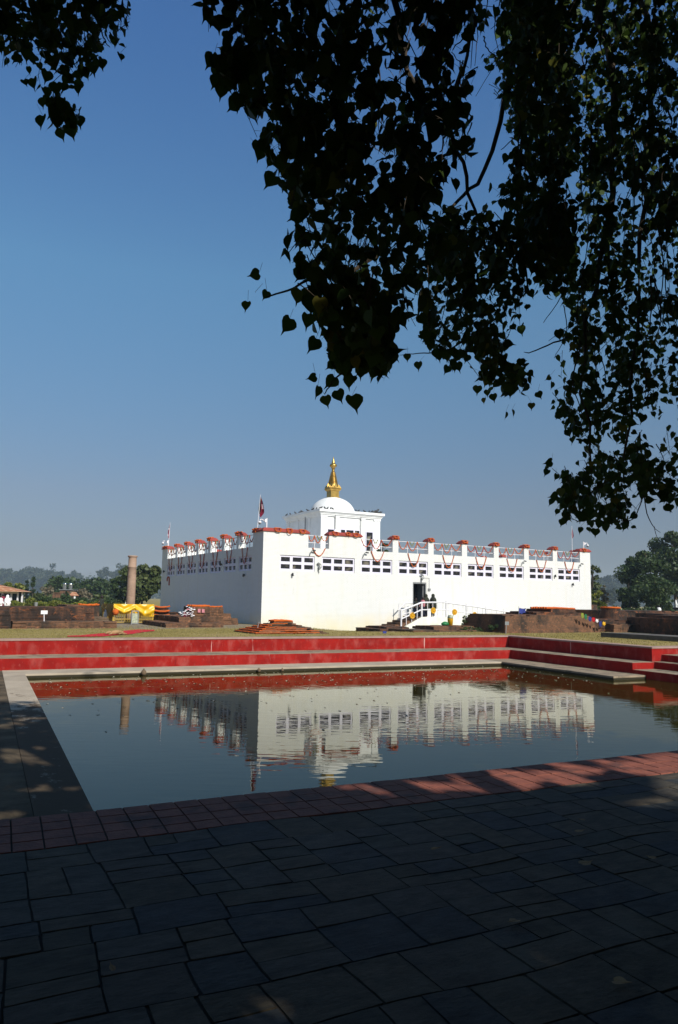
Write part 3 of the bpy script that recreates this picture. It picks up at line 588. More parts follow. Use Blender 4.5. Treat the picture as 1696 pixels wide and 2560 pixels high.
# ------------------------------------------------------------------ entrance stairs and ramp
YR = YF-1.6
ent = empty('entrance_ramp', (XL+9, YR, .5), 'white plastered ramp and brick steps with a white railing leading up to the temple door', 'ramp')
st = MB()
nst = 9
for k in range(nst):
    x0 = XL+6.9+k*.42; st.box(x0, XL+10.75, YR+.02-(.9 if k < 3 else 0), YF-.01, .45+(0 if k == 0 else .13*k), .45+.13*(k+1)-(0 if k < nst-1 else .01))
st.build('stair', M['brick2'], ent)
rb = MB()
def q2(pts, y0, y1):     # vertical polygon prism along y
    n = len(pts); rb.add([(XL+x, y0, z) for x, z in pts]+[(XL+x, y1, z) for x, z in pts], [tuple(range(n))]+[tuple(range(2*n-1, n-1, -1))]+[(i, n+i, n+(i+1) % n, (i+1) % n) for i in range(n)])
q2([(9.1, .45), (21.5, .45), (21.5, .75), (12.3, 1.60), (10.6, 1.60), (9.1, .92)], YR-.12, YR+.0)
rb.build('ramp_wall', M['ramp'], ent)
rb = MB(); q2([(10.76, .45), (21.5, .45), (21.5, .72), (12.3, 1.57), (10.76, 1.57)], YR+.001, YF-.003); rb.build('ramp_deck', M['ramp'], ent)
ra = MB(); yy = YR-.06
def rl(x0, z0, x1, z1, r=.035, y=yy): ra.tube([(XL+x0, y, z0), (XL+x1, y, z1)], r, 6)
top = [(9.0, 2.0), (10.6, 2.54), (12.3, 2.58), (14.0, 2.42), (15.7, 2.24), (17.4, 2.04), (18.8, 1.90), (20.6, 1.68)]
bot = [(9.0, .93), (10.6, 1.6), (12.3, 1.6), (14.0, 1.44), (15.7, 1.28), (17.4, 1.12), (18.8, .99), (20.6, .82)]
def lerp(P, x):
    for (a, za), (b, zb_) in zip(P, P[1:]):
        if a <= x <= b: return za+(zb_-za)*(x-a)/(b-a)
    return P[-1][1]
for (a, b) in zip(top, top[1:]): ra.tube([(XL+a[0], yy, a[1]), (XL+b[0], yy, b[1])], .055, 6)
for (a, b) in zip(top, top[1:]):
    m0 = (a[1]+lerp(bot, a[0]))/2; m1 = (b[1]+lerp(bot, b[0]))/2; ra.tube([(XL+a[0], yy, m0), (XL+b[0], yy, m1)], .04, 6)
for x in (9.0, 10.6, 12.6, 14.3, 16.0, 17.6, 19.2): rl(x, lerp(bot, x)-.1, x, lerp(top, x)+(.12 if x > 12 else 0), .055)
x = 9.4
while x < 20.4: rl(x, lerp(bot, x), x, lerp(top, x), .022); x += .42
rail = ra.build('railing', M['metal_white'], ent)
# second railing along the wall side of the steps
ra = MB()
for (a, b) in (((8.95, 2.0), (9.5, 2.5)), ((9.5, 2.5), (10.9, 2.52))): ra.tube([(XL+a[0]+.6, YF-.5, a[1]), (XL+b[0]+.6, YF-.5, b[1])], .04, 6)
for x in (9.6, 10.1, 10.6, 11.1): ra.tube([(XL+x, YF-.5, 1.2), (XL+x, YF-.5, 2.45)], .025, 6)
ra.tube([(XL+9.7, YF-.5, 1.7), (XL+11.3, YF-.5, 2.05)], .03, 6)
ra.build('wall_railing', M['metal_white'], ent)
for x in (14.3, 16.0): MB().tube([(XL+x, yy, 1.3), (XL+x+.35, yy-.45, .75)], .025, 6).build('brace', M['metal_white'], ent)
for x, z in ((9.82, 1.69), (11.49, 2.03), (13.24, 1.94), (14.95, 1.76), (16.6, 1.61), (18.3, 1.44)):
    m = MB(); c = Vector((XL+x, yy-.075, z)); n = 20; R_ = .175
    ring = [c+Vector((R_*math.cos(2*math.pi*k/n), 0, R_*math.sin(2*math.pi*k/n))) for k in range(n+1)]
    m.tube(ring, .03, 6, False); m.tube([c+Vector((0, -.03, 0)), c+Vector((0, .03, 0))], .05, 10)
    for k in range(8): a = k*math.pi/4; m.tube([c, c+Vector((R_*math.cos(a), 0, R_*math.sin(a)))], .02, 5)
    m.tube([c+Vector((0, .012, 0)), c+Vector((0, .03, 0))], .165, 16)
    m.build('wheel_emblem', M['plastic_y'], rail)
#@@DECOR
# ------------------------------------------------------------------ garlands on the temple
def swag(m, A, B, sag, r=.028, n=14):
    A = Vector(A); B = Vector(B); pts = []
    for i in range(n+1):
        t_ = i/n; p = A.lerp(B, t_); p.z -= sag*(1-(2*t_-1)**2); pts.append(p+Vector((rnd.uniform(-.008, .008), 0, rnd.uniform(-.008, .008))))
    m.tube(pts, [r*rnd.uniform(.75, 1.25) for _ in pts], 6)
ORD = ['first', 'second', 'third', 'fourth', 'fifth', 'sixth', 'seventh', 'eighth', 'ninth', 'tenth']
def gap_garland(i, a, b, side):
    y = {'front': -.0, 'left': -.0}[side]
    def P(u, z, off): return (XL+u, YF+off, z) if side == 'front' else (XL+off, YF+u, z)
    m = MB(); w_ = b-a; off = .085 if w_ > 2 else .085
    zt = 6.64; k = [a+.02, a+w_*.31, a+w_*.64, b-.02]
    for j in range(3):
        sg = (.50, .62, .48)[j]*rnd.uniform(.85, 1.12)*(1 if w_ > 2 else .8); swag(m, P(k[j], zt+(0 if j else .0), off-.03), P(k[j+1], zt+(.14 if j == 2 else 0), off-.03), sg)
    where = f'in the {ORD[i]} sunlit front parapet gap from the corner' if side == 'front' else f'in the {ORD[i]} shaded side parapet gap from the corner'
    g0 = m.build('marigold_garland', M['redgar'] if (side == 'left' or i % 3 == 1) else M['orange'], org=P(a, zt, 0))
    tag(g0, 'orange marigold garland looped '+where, 'garland', 'marigold garlands on the temple parapet')
    m = MB(); c = (a+b)/2+(.0 if side == 'front' else 0); hw = .40 if w_ > 2 else .36
    z0 = ZS+.0; offs = -.05
    sg = (.78, .62, .85, .82, .80, .88, .80, .78)[i]+(.25 if side == 'left' else .06)*1.0
    swag(m, P(c-hw-.08, z0, offs), P(c+hw+.1, z0+.02, offs), sg if w_ > 2 else .5, .027)
    g1 = m.build('marigold_garland', M['redgar'] if side == 'left' else M['orange'], org=P(a, z0, 0))
    tag(g1, 'orange marigold loop hanging below '+where.replace('in ', ''), 'garland', 'marigold loops hanging below the temple parapet')
    m = MB(); swag(m, P(k[1]+.15, zt, off-.06), P(k[1]+.55, zt, off-.06), .22, .02, 6); swag(m, P(k[1]+.2, zt, off-.07), P(k[1]+.5, zt, off-.07), .32, .016, 6)
    g2 = m.build('leaf_garland', M['greengar'], org=P(a, zt, 0)); tag(g2, 'small green leaf string '+where, 'garland', 'leaf strings on the parapet rails')
for i in range(len(FM)-1): gap_garland(i, FM[i][1], FM[i+1][0], 'front')
for i in range(len(LM)-1): gap_garland(i, LM[i][1], LM[i+1][0], 'left')
for i in range(3, len(LM)-1):       # seen through the gaps: the far right parapet
    m = MB(); a, b = LM[i][1], LM[i+1][0]; X = XL+BW-TH-.05
    for j in range(2): swag(m, (X, YF+a+(b-a)*j/2, 6.6), (X, YF+a+(b-a)*(j+1)/2, 6.6), .6, .05, 8)
    tag(m.build('marigold_garland', M['orange'], org=(X, YF+a, 6.6)), f'far orange garland seen through the front gaps, {ORD[i-3]} along the right parapet', 'garland', 'marigold garlands on the far right parapet')
# rings of marigolds wound over the copings
def wrap(c, w_, along, sag, where, r=.035, turns=2, mat=None):
    r *= .75; m = MB(); c = Vector(c); w_ *= rnd.uniform(.85, 1.15); sag *= rnd.uniform(.75, 1.3)
    for k in range(turns):
        pts = []; o = (k-(turns-1)/2)*.05
        for i in range(13):
            a_ = math.pi*i/12; u = -math.cos(a_)*w_/2
            z = ZC+.03 if k == 0 else ZT+.12
            if k == 0: p = (u, -.04+.02*math.sin(a_*3), ZC+.01*math.sin(a_)); 
            else: p = (u, -.125, ZC-.02-sag*math.sin(a_))
            q = (c.x+p[0], c.y+p[1], p[2]) if along == 'x' else (c.x+p[1], c.y+p[0], p[2]); pts.append(q)
        m.tube(pts, [r*rnd.uniform(.8, 1.3) for _ in pts], 6)
    for s_ in (-1, 1):
        P = (c.x+s_*w_*.3, c.y-.12, ZC-.02) if along == 'x' else (c.x-.12, c.y+s_*w_*.3, ZC-.02)
        Q = (P[0], P[1]-.0, ZC-.2-.06*rnd.random()); T = (c.x+s_*w_*.28, c.y+.25, ZC+.03) if along == 'x' else (c.x+.25, c.y+s_*w_*.28, ZC+.03)
        m.tube([T, P, Q], r, 6)
    tag(m.build('marigold_garland', mat or M['orange'], org=tuple(c)), where, 'garland', 'marigold strings wound over the red copings')
n_ = 0
for (x, s, w_) in ((.93, .38, .42), (1.72, .34, .42), (2.62, .34, .46)):
    wrap((XL+x, YF, ZC), w_, 'x', s-.1, f'orange marigold string over the long corner coping, {ORD[n_]} from the corner', .03); n_ += 1
n_ = 0
for (x, s, w_) in ((4.98, .34, .44), (5.9, .22, .3), (6.5, .32, .4)):
    wrap((XL+x, YF, ZC), w_, 'x', s-.1, f'orange marigold string over the second long coping, {ORD[n_]} from its left end', .03); n_ += 1
for i, (a, b) in enumerate(FM[2:8]):
    wrap((XL+(a+b)/2, YF, ZC), .42, 'x', .16, f'heap of orange marigolds on the {ORD[i]} small front coping from the left', .036, 2)
wrap((XL+27.4, YF, ZC), .36, 'x', .22, 'orange marigold string on the coping at the far right corner of the temple', .04)
for i, (a, b) in enumerate(LM[1:7]):
    wrap((XL, YF+(a+b)/2, ZC), .44, 'y', .06, f'orange marigolds on the {ORD[i]} small coping of the shaded side from the corner', .06, 2)
wrap((XL, YF+1.2, ZC), .6, 'y', .1, 'orange marigolds on the shaded end of the near corner coping', .05, 2)
wrap((XL, YF+21.3, ZC), 1.2, 'y', .05, 'orange marigolds along the coping at the far left corner of the temple', .05, 2)
m = MB(); swag(m, (XL-.04, YF+19.6, 4.2), (XL-.04, YF+20.2, 4.2), -.1, .05, 6); m.tube([(XL-.04, YF+19.6, 4.2), (XL-.04, YF+19.6, 3.6)], .05); m.tube([(XL-.04, YF+20.2, 4.2), (XL-.04, YF+20.2, 3.95)], .05)
tag(m.build('marigold_garland', M['redgar'], org=(XL, YF+19.9, 4.2)), 'short dark orange garland hung below the last window of the shaded side wall', 'garland')
# ------------------------------------------------------------------ dome cameras, flags, wall fittings
def cctv(x, y, sgn, label, first=None):
    z = ZC-.02
    if first: return copy_tree(first, (x, y, z), 0 if sgn < 0 else math.pi, label)
    o = empty('security_camera', (x, y, z), label, 'security camera', 'security cameras on the temple roof')
    MB().tube([(x, y, z-.1), (x, y, z+.62)], .04, 8).build('post', M['metal_white'], o)
    MB().box(x-.15, x-.045, y-.06, y+.06, z+.36, z+.56).build('junction_box', M['metal_white'], o)
    m = MB(); m.smooth = True; m.tube([(x-.15, y, z+.44), (x-.26, y, z+.5), (x-.36, y, z+.53), (x-.44, y, z+.5), (x-.46, y, z+.42)], .028, 8); m.build('arm', M['metal_white'], o)
    m = MB(); m.smooth = True; m.lathe([(.02, .12), (.08, .1), (.1, .04), (.105, 0)][::-1], (x-.46, y, z+.3), 16)
    h = m.build('housing', M['metal_white'], o)
    m = MB(); m.smooth = True; m.lathe([(.02, -.1), (.06, -.08), (.085, -.03), (.09, -.001)], (x-.46, y, z+.3), 16); m.build('dome_lens', M['grey'], h)
    return o
c1 = cctv(XL+.32, YF+.3, -1, 'white dome security camera on a post above the near corner of the temple')
cctv(XL+.35, YF+BD-.4, -1, 'white dome security camera on a post above the far left corner of the temple', c1)
cctv(XL+27.70, YF+.3, 1, 'white dome security camera on a post above the right corner of the temple', c1)
def flag(x, y, z0, z1, dx, lab, cols, fl, fw_, dirx=1, ext=1.):
    o = empty('flag', (x, y, z0), lab, 'flag', None)
    MB().tube([(x, y, z0-.2), (x+dx*.55, y, (z0+z1)/2), (x+dx, y, z1)], [.022, .018, .012], 6).build('pole', M['metal_white'], o)
    # limp cloth hanging from the pole head in folds
    n = 14; mcol = MB(); k = 7; vs = []
    for i in range(n+1):
        t_ = i/n; zc = z1-.08-fl*t_; px0 = x+dx*(1-.9*t_*fl/(z1-z0))
        wd = fw_*(math.sin(min(1, t_*1.25)*math.pi*.5)*(1 if t_ < .8 else max(.25, 1-(t_-.8)*3.2)))
        for j in range(k+1):
            s_ = j/k; sh = ext*s_*.35*max(0, t_-.3)
            vs.append((px0+dirx*wd*s_*.6+(-.35*wd if s_ == 0 and t_ > .3 else 0)*0, y+wd*.25*math.sin(s_*9+t_*2), zc-sh))
    for i in range(n):
        for j in range(k):
            mcol.mi = cols(i/n, j/k); mcol.add([vs[i*(k+1)+j], vs[i*(k+1)+j+1], vs[(i+1)*(k+1)+j+1], vs[(i+1)*(k+1)+j]], [(0, 1, 2, 3)])
    mcol.build('flag_cloth', [M['maroon'], M['white_cloth'], M['goldcloth'], M['black'], M['mauve']], o); return o
flag(XL+.3, YF+1.75, 6.95, 9.2, .16, 'limp striped flag of blue, yellow, red and white on a leaning pole, near corner', lambda t_, s: 3 if s < .22 else (2 if t_ < .28 and s > .5 else (1 if .38 < t_ < .6 and s > .6 else 0)), 1.1, .5, 1, 1.2)
flag(XL+.25, YF+21.3, 6.95, 9.05, .06, 'narrow limp crimson flag with white emblems at the far left corner of the temple', lambda t_, s: 1 if (.3 < t_ < .42 and s > .4) or (.68 < t_ < .8 and s > .5) else (0 if t_ < .3 else 4), 1.2, .26, -1, .6)
flag(XL+26.6, YF+.45, 6.95, 8.75, 0.02, 'narrow purple red flag at the right end of the temple below the tree leaves', lambda t_, s: 4 if s < .5 else 0, .78, .22, 1, .6)
def gooseneck(x, z, lab, first=None):
    if first: return copy_tree(first, (x, YF, z), 0, lab)
    o = empty('wall_lamp', (x, YF, z), lab, 'wall lamp', 'small spot lamps on bent arms along the front wall')
    m = MB(); m.tube([(x-.05, YF-.001, z-.35), (x-.05, YF-.08, z-.3), (x+.02, YF-.14, z-.05), (x+.12, YF-.16, z)], .022, 6); m.build('arm', M['grey'], o)
    m = MB(); m.tube([(x+.1, YF-.16, z+.01), (x+.3, YF-.18, z-.01)], .045, 8); m.build('lamp_head', M['dark_metal'], o); return o
g1 = gooseneck(XL+3.2, 5.68, 'small dark spot lamp on a bent arm below the first parapet gap near the corner')
gooseneck(XL+7.1, 5.72, 'small dark spot lamp on a bent arm at the left of the second parapet gap', g1)
gooseneck(XL+20.85, 5.72, 'small dark spot lamp above the right end of the seventh front window', g1)
gooseneck(XL+26.8, 5.74, 'small dark spot lamp above the right end of the last front window', g1)
def fitting(x, z, lab, typ=0, side='front'):
    P = (lambda u, o_, zz: (XL+u, YF-o_, zz)) if side == 'front' else (lambda u, o_, zz: (XL-o_, YF+u, zz))
    m = MB()
    m.tube([P(x, 0, z), P(x, .09, z)], .04, 8); m.tube([P(x-.02, .1, z+.09), P(x, .13, z-.1)], .055, 8)
    if typ: m.tube([P(x-.12, .05, z+.28), P(x+.1, .12, z+.22), P(x+.14, .1, z+.05), P(x-.05, .08, z-.12), P(x+.02, .06, z-.3)], .03, 6); m.tube([P(x-.12, .1, z+.3), P(x+.02, .16, z+.24)], .06, 8)
    o = m.build('wall_fitting', M['dark_metal'] if not typ else M['grey'], org=P(x, 0, z)); tag(o, lab, 'wall fitting', 'small fittings on the temple wall')
fitting(2.0, 4.13, 'small dark fitting just below the first front window'); fitting(3.83, 4.6, 'tangle of small grey lamps and cable between the first and second front windows', 1)
fitting(26.05, 4.12, 'small dark fitting below the last front window'); fitting(24.2, 4.72, 'small dark lamp between the last two front windows'); fitting(11.75, 4.14, 'floodlight fixed right above the temple door', 1)
fitting(2.8, 4.09, 'small dark fitting below the first window of the shaded side wall', 0, 'left'); fitting(21.2, 4.8, 'dark lamp near the far end of the shaded side wall', 0, 'left'); fitting(7.1, 4.92, 'small grey lamp between the second and third windows of the shaded side', 0, 'left')
m = MB(); m.tube([(XL+11.9, YF-.02, 4.2), (XL+12.4, YF-.02, 4.2), (XL+12.4, YF-.02, 3.5)], .012, 5); m.box(XL+12.3, XL+12.5, YF-.06, YF-.002, 3.34, 3.5)
tag(m.build('switch_box', M['grey'], org=(XL+12.4, YF, 3.4)), 'small white switch box with a cable on the wall right of the temple door', 'switch box')
# ------------------------------------------------------------------ pigeons on the tower cornice
def bird(loc, rz, label, grp, mat=None):
    x, y, z = loc
    o = skin('pigeon', mat or M['dark_metal'], [(x, y, z+.09), (x+.07, y, z+.12), (x+.11, y, z+.18), (x+.15, y, z+.185), (x-.09, y, z+.07), (x-.19, y, z+.04), (x, y, z+.03)], [(0, 1), (1, 2), (2, 3), (0, 4), (4, 5), (0, 6)], [.062, .05, .033, .01, .05, .018, .02], org=loc)
    o.rotation_euler = (0, 0, rz); return tag(o, label, 'pigeon', grp)
zc = TZ+.48
b0 = bird((TX0-.1, TY0-.15, zc), 0, 'dark pigeon perched on the top edge of the tower cornice', 'pigeons on the tower cornice')
for k, (x, y) in enumerate(((8.35,-.15),(8.6,-.12),(8.85,-.15),(9.05,-.1),(11.1,-.15),(11.35,-.12),(11.9,-.1),(12.3,-.15),(12.55,-.12),(12.9,-.15),(13.05,-.1),(13.25,-.15),(13.4,-.12))):
    c = b0.copy(); COL.objects.link(c); c.location = (XL+x, TY0+y, zc); c.rotation_euler = (0, 0, rnd.uniform(0, 6.3))
for k, y in enumerate((.5, 1.1, 2.0, 3.0, 3.3, 4.2, 5.2, 5.9)):
    c = b0.copy(); COL.objects.link(c); c.location = (TX0-.15, TY0+y, zc); c.rotation_euler = (0, 0, rnd.uniform(0, 6.3))
c = b0.copy(); COL.objects.link(c); c.location = (XL+13.0, TY0-.1, zc); c.scale = (1.9, 1.9, 1.9); c['label'] = 'larger grey bird standing near the right end of the tower cornice'; del c['group']
#@@RUINS
# ------------------------------------------------------------------ brick ruins
def ruin(name, blocks, label, cat='ruin', group=None, mat=None, course=.075, xf=None, rough=.025):
    org = (blocks[0][0], blocks[0][2], blocks[0][4]); org = xf(org) if xf else org; m = MB()
    for (x0, x1, y0, y1, z0, z1, bt) in blocks:
        n = max(1, int(round((z1-z0)/course))); 
        for k in range(n):
            a, b = z0+(z1-z0)*k/n, z0+(z1-z0)*(k+1)/n; q = bt*(k/n); X0, X1, Y0, Y1 = x0+q, x1-q, y0+q, y1-q
            # break the course in segments along its long side, each pushed in or out a little
            seg = max(1, int((X1-X0)/.55)); segy = max(1, int((Y1-Y0)/.55))
            d = min(.28, (Y1-Y0)/3, (X1-X0)/3)
            m.box(X0+d, X1-d, Y0+d, Y1-d, a, b-.001 if k == n-1 else b)
            lost = 0
            for s_ in range(seg):
                u0 = X0+(X1-X0)*s_/seg; u1 = X0+(X1-X0)*(s_+1)/seg
                for side in (0, 1):
                    if rnd.random() < lost: continue
                    j = rnd.uniform(-rough, rough)+(.012 if k % 2 else 0); zz = b-(rnd.choice([0, .01, .03, .05, .07]) if k == n-1 else 0)
                    if side == 0: m.box(u0, u1, Y0+j, Y0+d, a, zz)
                    else: m.box(u0, u1, Y1-d, Y1-j, a, zz)
            for s_ in range(segy):
                v0 = Y0+d+(Y1-Y0-2*d)*s_/segy; v1 = Y0+d+(Y1-Y0-2*d)*(s_+1)/segy
                for side in (0, 1):
                    if rnd.random() < lost: continue
                    j = rnd.uniform(-rough, rough)+(.012 if k % 2 else 0)
                    if side == 0: m.box(X0+j, X0+d, v0, v1, a, b)
                    else: m.box(X1-d, X1-j, v0, v1, a, b)
    o = m.build(name, mat or M['brick'], org=org, xf=xf); return tag(o, label, cat, group)
ruin('brick_ruin', [(3.55, 8.35, 37.6, 39.3, .95, 1.36, .03)], 'low weathered brick tier in front of the tall left ruin, ending beside the gilded fence', mat=M['brick2'])
ruin('brick_ruin', [(-6, 3.5, 37.4, 41.5, .95, 1.18, .02), (-6, 3.5, 37.6, 41.5, 1.18, 1.86, .06), (-6, 7.6, 39.4, 42.5, 1.0, 2.02, .05)], 'long dark brick ruin wall at the left edge behind the white sign')
ruin('brick_ruin', [(6.6, 8.4, 42.2, 45.5, 1.0, 2.1, .05)], 'brick ruin block under an orange garland just left of the gilded fence', mat=M['brick2'])
ruin('brick_ruin', [(7.2, 8.35, 39.5, 42.1, 1.0, 1.5, .02)], 'flat low brick shelf between the left ruin and the gilded fence', mat=M['scree'])
m = MB(); swag(m, (7.3, 42.25, 2.14), (8.35, 42.25, 2.14), .03, .05, 16); swag(m, (7.3, 42.6, 2.15), (8.3, 42.6, 2.15), .03, .05, 16)
tag(m.build('marigold_garland', M['orange'], org=(7.7, 42.3, 2.1)), 'orange marigold strip lying on the brick block left of the gilded fence', 'garland')
# ruin between the pillar and the temple
ruin('brick_ruin', [(10.95, 14.1, 38.1, 43.0, .95, 1.26, .01)], 'lowest flat brick platform right of the gilded fence', mat=M['brick2'])
ruin('brick_ruin', [(12.0, 14.0, 39.3, 44.5, 1.26, 1.56, .01)], 'second flat brick step beside the garlanded ruin block', mat=M['brick2'])
ruin('brick_ruin', [(13.02, 14.15, 40.4, 42.0, 1.0, 2.12, .04), (14.2, 15.3, 41.3, 43.6, 1.0, 2.08, .05), (15.3, 15.9, 41.6, 43.2, 1.0, 1.7, .05), (15.9, 16.4, 41.8, 43.0, 1.0, 1.42, .04)], 'tall stepped brick ruin block topped with orange garlands against the shaded temple wall', mat=M['brick2'])
m = MB()
for y in (40.5, 40.9, 41.3): swag(m, (13.05, y, 2.16), (14.1, y, 2.16), .02, .06, 10)
swag(m, (14.2, 41.4, 2.12), (15.2, 41.4, 2.12), .02, .05, 8)
tag(m.build('marigold_garland', M['orange'], org=(13.05, 40.5, 2.1)), 'orange marigolds covering the top of the tall stepped ruin by the shaded wall', 'garland')
def scatter_flowers(name, c, ext, n, mats, label, cat, size=.05):
    m = MB()
    for k in range(n):
        p = Vector(c)+Vector((rnd.gauss(0, ext[0]), rnd.gauss(0, ext[1]), abs(rnd.gauss(0, ext[2])))); m.mi = rnd.randrange(len(mats)); s = size*rnd.uniform(.6, 1.3)
        m.lathe([(s*.4, 0), (s, s*.3), (s*.7, s*.7), (s*.2, s*.8)], p, 6)
    return tag(m.build(name, mats, org=c), label, cat)
scatter_flowers('flower_heap', (12.7, 40.0, 1.56), (.18, .3, .22), 70, [M['white_cloth'], M['pinkcloth'], M['maroon'], M['white_cloth']], 'heap of pink and white offered flowers beside the garlanded brick block', 'flowers', .07)['kind'] = 'stuff'
m = MB(); m.box(13.38, 13.54, 40.36, 40.39, 1.78, 1.98); m.box(13.62, 13.78, 40.36, 40.39, 1.77, 1.97)
tag(m.build('offering_papers', M['pinkcloth'], org=(13.5, 40.3, 1.8)), 'two pale squares stuck on the front of the garlanded ruin block', 'papers')
ruin('brick_ruin', [(12.2, 13.1, 45.0, 46.5, 1.0, 2.0, .05), (13.1, 13.8, 45.0, 46.2, 1.0, 1.7, .05), (13.8, 14.4, 44.8, 46.0, 1.0, 1.5, .05)], 'orange decked brick ruin right behind the gilded fence', mat=M['brick'])
m = MB()
for z in (1.55, 1.8, 2.06): swag(m, (12.15, 44.9, z), (13.1, 44.9, z), .06, .05, 8)
tag(m.build('marigold_garland', M['orange'], org=(12.15, 44.9, 1.5)), 'rows of orange garland on the ruin right of the yellow cloth', 'garland')
# flowered stepped mound
tiers = []
cxm, cym = 14.72, 32.15; hx, hy = 1.85, 1.5; z = .92
for k in range(7):
    dz = .16 if k == 0 else .078; sx = hx*(1-k*.122); sy = hy*(1-k*.12)
    tiers.append((cxm-sx, cxm+sx, cym-sy, cym+sy, z, z+dz, 0)); z += dz
mound = ruin('brick_mound', tiers, 'stepped brick mound strewn with orange marigolds in front of the temple corner', mat=M['brick2'], rough=.03)
m = MB(); m2 = MB()
for k, (x0, x1, y0, y1, z0, z1, b) in enumerate(tiers):
    nx = tiers[k+1] if k+1 < len(tiers) else None
    for j in range(1 if nx else 6):
        off = .04
        yy2 = (y0+off) if nx else y0+(y1-y0)*(j+.5)/6
        if rnd.random() < (.95 if k < 2 else .6): swag(m, (x0+.04, yy2, z1+.005), (x1-.04-(rnd.random()*.9), yy2, z1+.005), 0, .018, 22)
        if nx and k < 5:
            for q_ in (0, .07, .14): swag(m, (x0+off+q_, y0+.05, z1+.012), (x0+off+q_, y1-.1-rnd.random()*.5, z1+.012), 0, .03, 16)
    if k == 6:
        for j in range(9): (swag(m, (x0+.02, y0+.05+j*.075, z1+.03), (x1-.02, y0+.05+j*.075, z1+.03), -.03, .045, 12) if y0+.05+j*.075 < y1 else None)
tag(m.build('marigold_garland', M['orange'], org=(cxm, cym, 1.2)), 'lines of orange marigolds laid along the tiers of the stepped mound', 'garland')
# brick base before the ramp
ruin('brick_ruin', [(22.0, 27.5, 31.6, 34.0, .55, 1.12, .02), (23.6, 26.6, 32.0, 34.0, 1.12, 1.3, .02), (20.3, 22.2, 32.2, 33.6, .5, 1.0, .1)], 'low dark brick foundation in front of the white ramp', mat=M['brick2'])
ruin('brick_ruin', [(22.9, 24.4, 36.2, 39.0, .45, .98, .02), (23.6, 25.2, 36.6, 39.0, .9, 1.1, .02)], 'small stack of brick steps at the foot of the white ramp', mat=M['brick'])
# big ruin right of the bush
ruin('brick_ruin', [(26.4, 33.6, 29.6, 33.5, .9, 1.98, .5)], 'high sloping brick stupa base right of the bush, with a shaded left side', mat=M['brick2'], rough=.012)
ruin('brick_ruin', [(29.6, 33.2, 30.6, 33.2, 1.9, 2.14, .12), (31.0, 33.0, 30.9, 33.0, 2.1, 2.3, .1)], 'dark crumbling top tier of the high brick stupa base', mat=M['brick'])
ruin('brick_ruin', [(33.2, 37.0, 30.2, 33.4, .95, 1.75, .05)], 'lower weathered brick wall continuing right from the stupa base', mat=M['brick'])
m = MB()
for k in range(7): swag(m, (30.9, 31.2+.2*k, 2.34), (33.2-.1*k, 31.2+.2*k, 2.32), -.03, .06, 14)
tag(m.build('marigold_garland', M['orange'], org=(31, 31, 2.3)), 'orange marigolds piled on top of the high brick stupa base', 'garland')
ruin('brick_ruin', [(34.6, 38.6, 29.6, 33.8, .95, 1.5, .02)], 'square brick platform carrying the round brick drum', mat=M['brick2'])
m = MB()
for k in range(12):
    r0 = .78-.022*k; z0 = 1.5+k*.075+(.0 if k < 3 else .0); 
    if k < 3: r0 += .05
    m.lathe([(r0, 0), (r0, .068), (r0-.02, .07), (r0-.02, .0749)], (37.0, 31.9, z0), 26)
tag(m.build('brick_drum', M['brick'], org=(37.0, 31.9, 1.5)), 'round tapering brick drum with an orange rim on a square platform', 'stupa')
m = MB(); n = 30; m.tube([(37.0+.56*math.cos(2*math.pi*k/n), 31.9+.56*math.sin(2*math.pi*k/n), 2.42) for k in range(n+1)], [.055*rnd.uniform(.8, 1.2) for _ in range(n+1)], 6, False)
for k in range(5): swag(m, (36.55, 31.7+.1*k, 2.43), (37.45, 31.7+.1*k, 2.43), 0, .05, 8)
tag(m.build('marigold_garland', M['orange'], org=(37, 31.9, 2.4)), 'orange marigold ring around the top of the brick drum', 'garland')
def rwf(v): return (37.0-.385*v[1]+.923*v[0], 31.2-.923*v[1]-.385*v[0], v[2])
ruin('brick_ruin', [(0, 4, .9, 16, .95, 1.9, .0), (.35, 4, 2.2, 16, 1.9, 2.06, .0)], 'large dark brick ruin wall at the right edge of the picture', mat=M['brick'], xf=rwf)
ruin('brick_ruin', [(1.5, 5.0, -2.0, .8, .95, 1.82, .0), (2.6, 6.0, -3.0, .6, 1.82, 2.1, .02)], 'dark stepped brick wall right behind the drum platform', mat=M['brick'], xf=rwf)
ruin('brick_ruin', [(42.0, 52.0, 36.0, 42.0, .95, 2.2, .02)], 'banded brick terrace behind the drum under the trees', mat=M['brick'])
ruin('brick_slab', [(28.85, 30.4, 12.5, 25.5, .95, 1.25, .0)], 'long low grey topped brick kerb on the lawn at the right', 'kerb', mat=M['kerbstone'], rough=.008)
ruin('brick_ruin', [(42.6, 46.0, 44.0, 47.0, .95, 2.5, .05)], 'reddish ruin wall peeping out at the right end of the temple', mat=M['brick2']) if False else None
ruin('brick_ruin', [(47.0, 49.0, 43.5, 45.5, .95, 2.6, .06)], 'reddish brick stub standing at the right end of the temple', mat=M['brick2'])
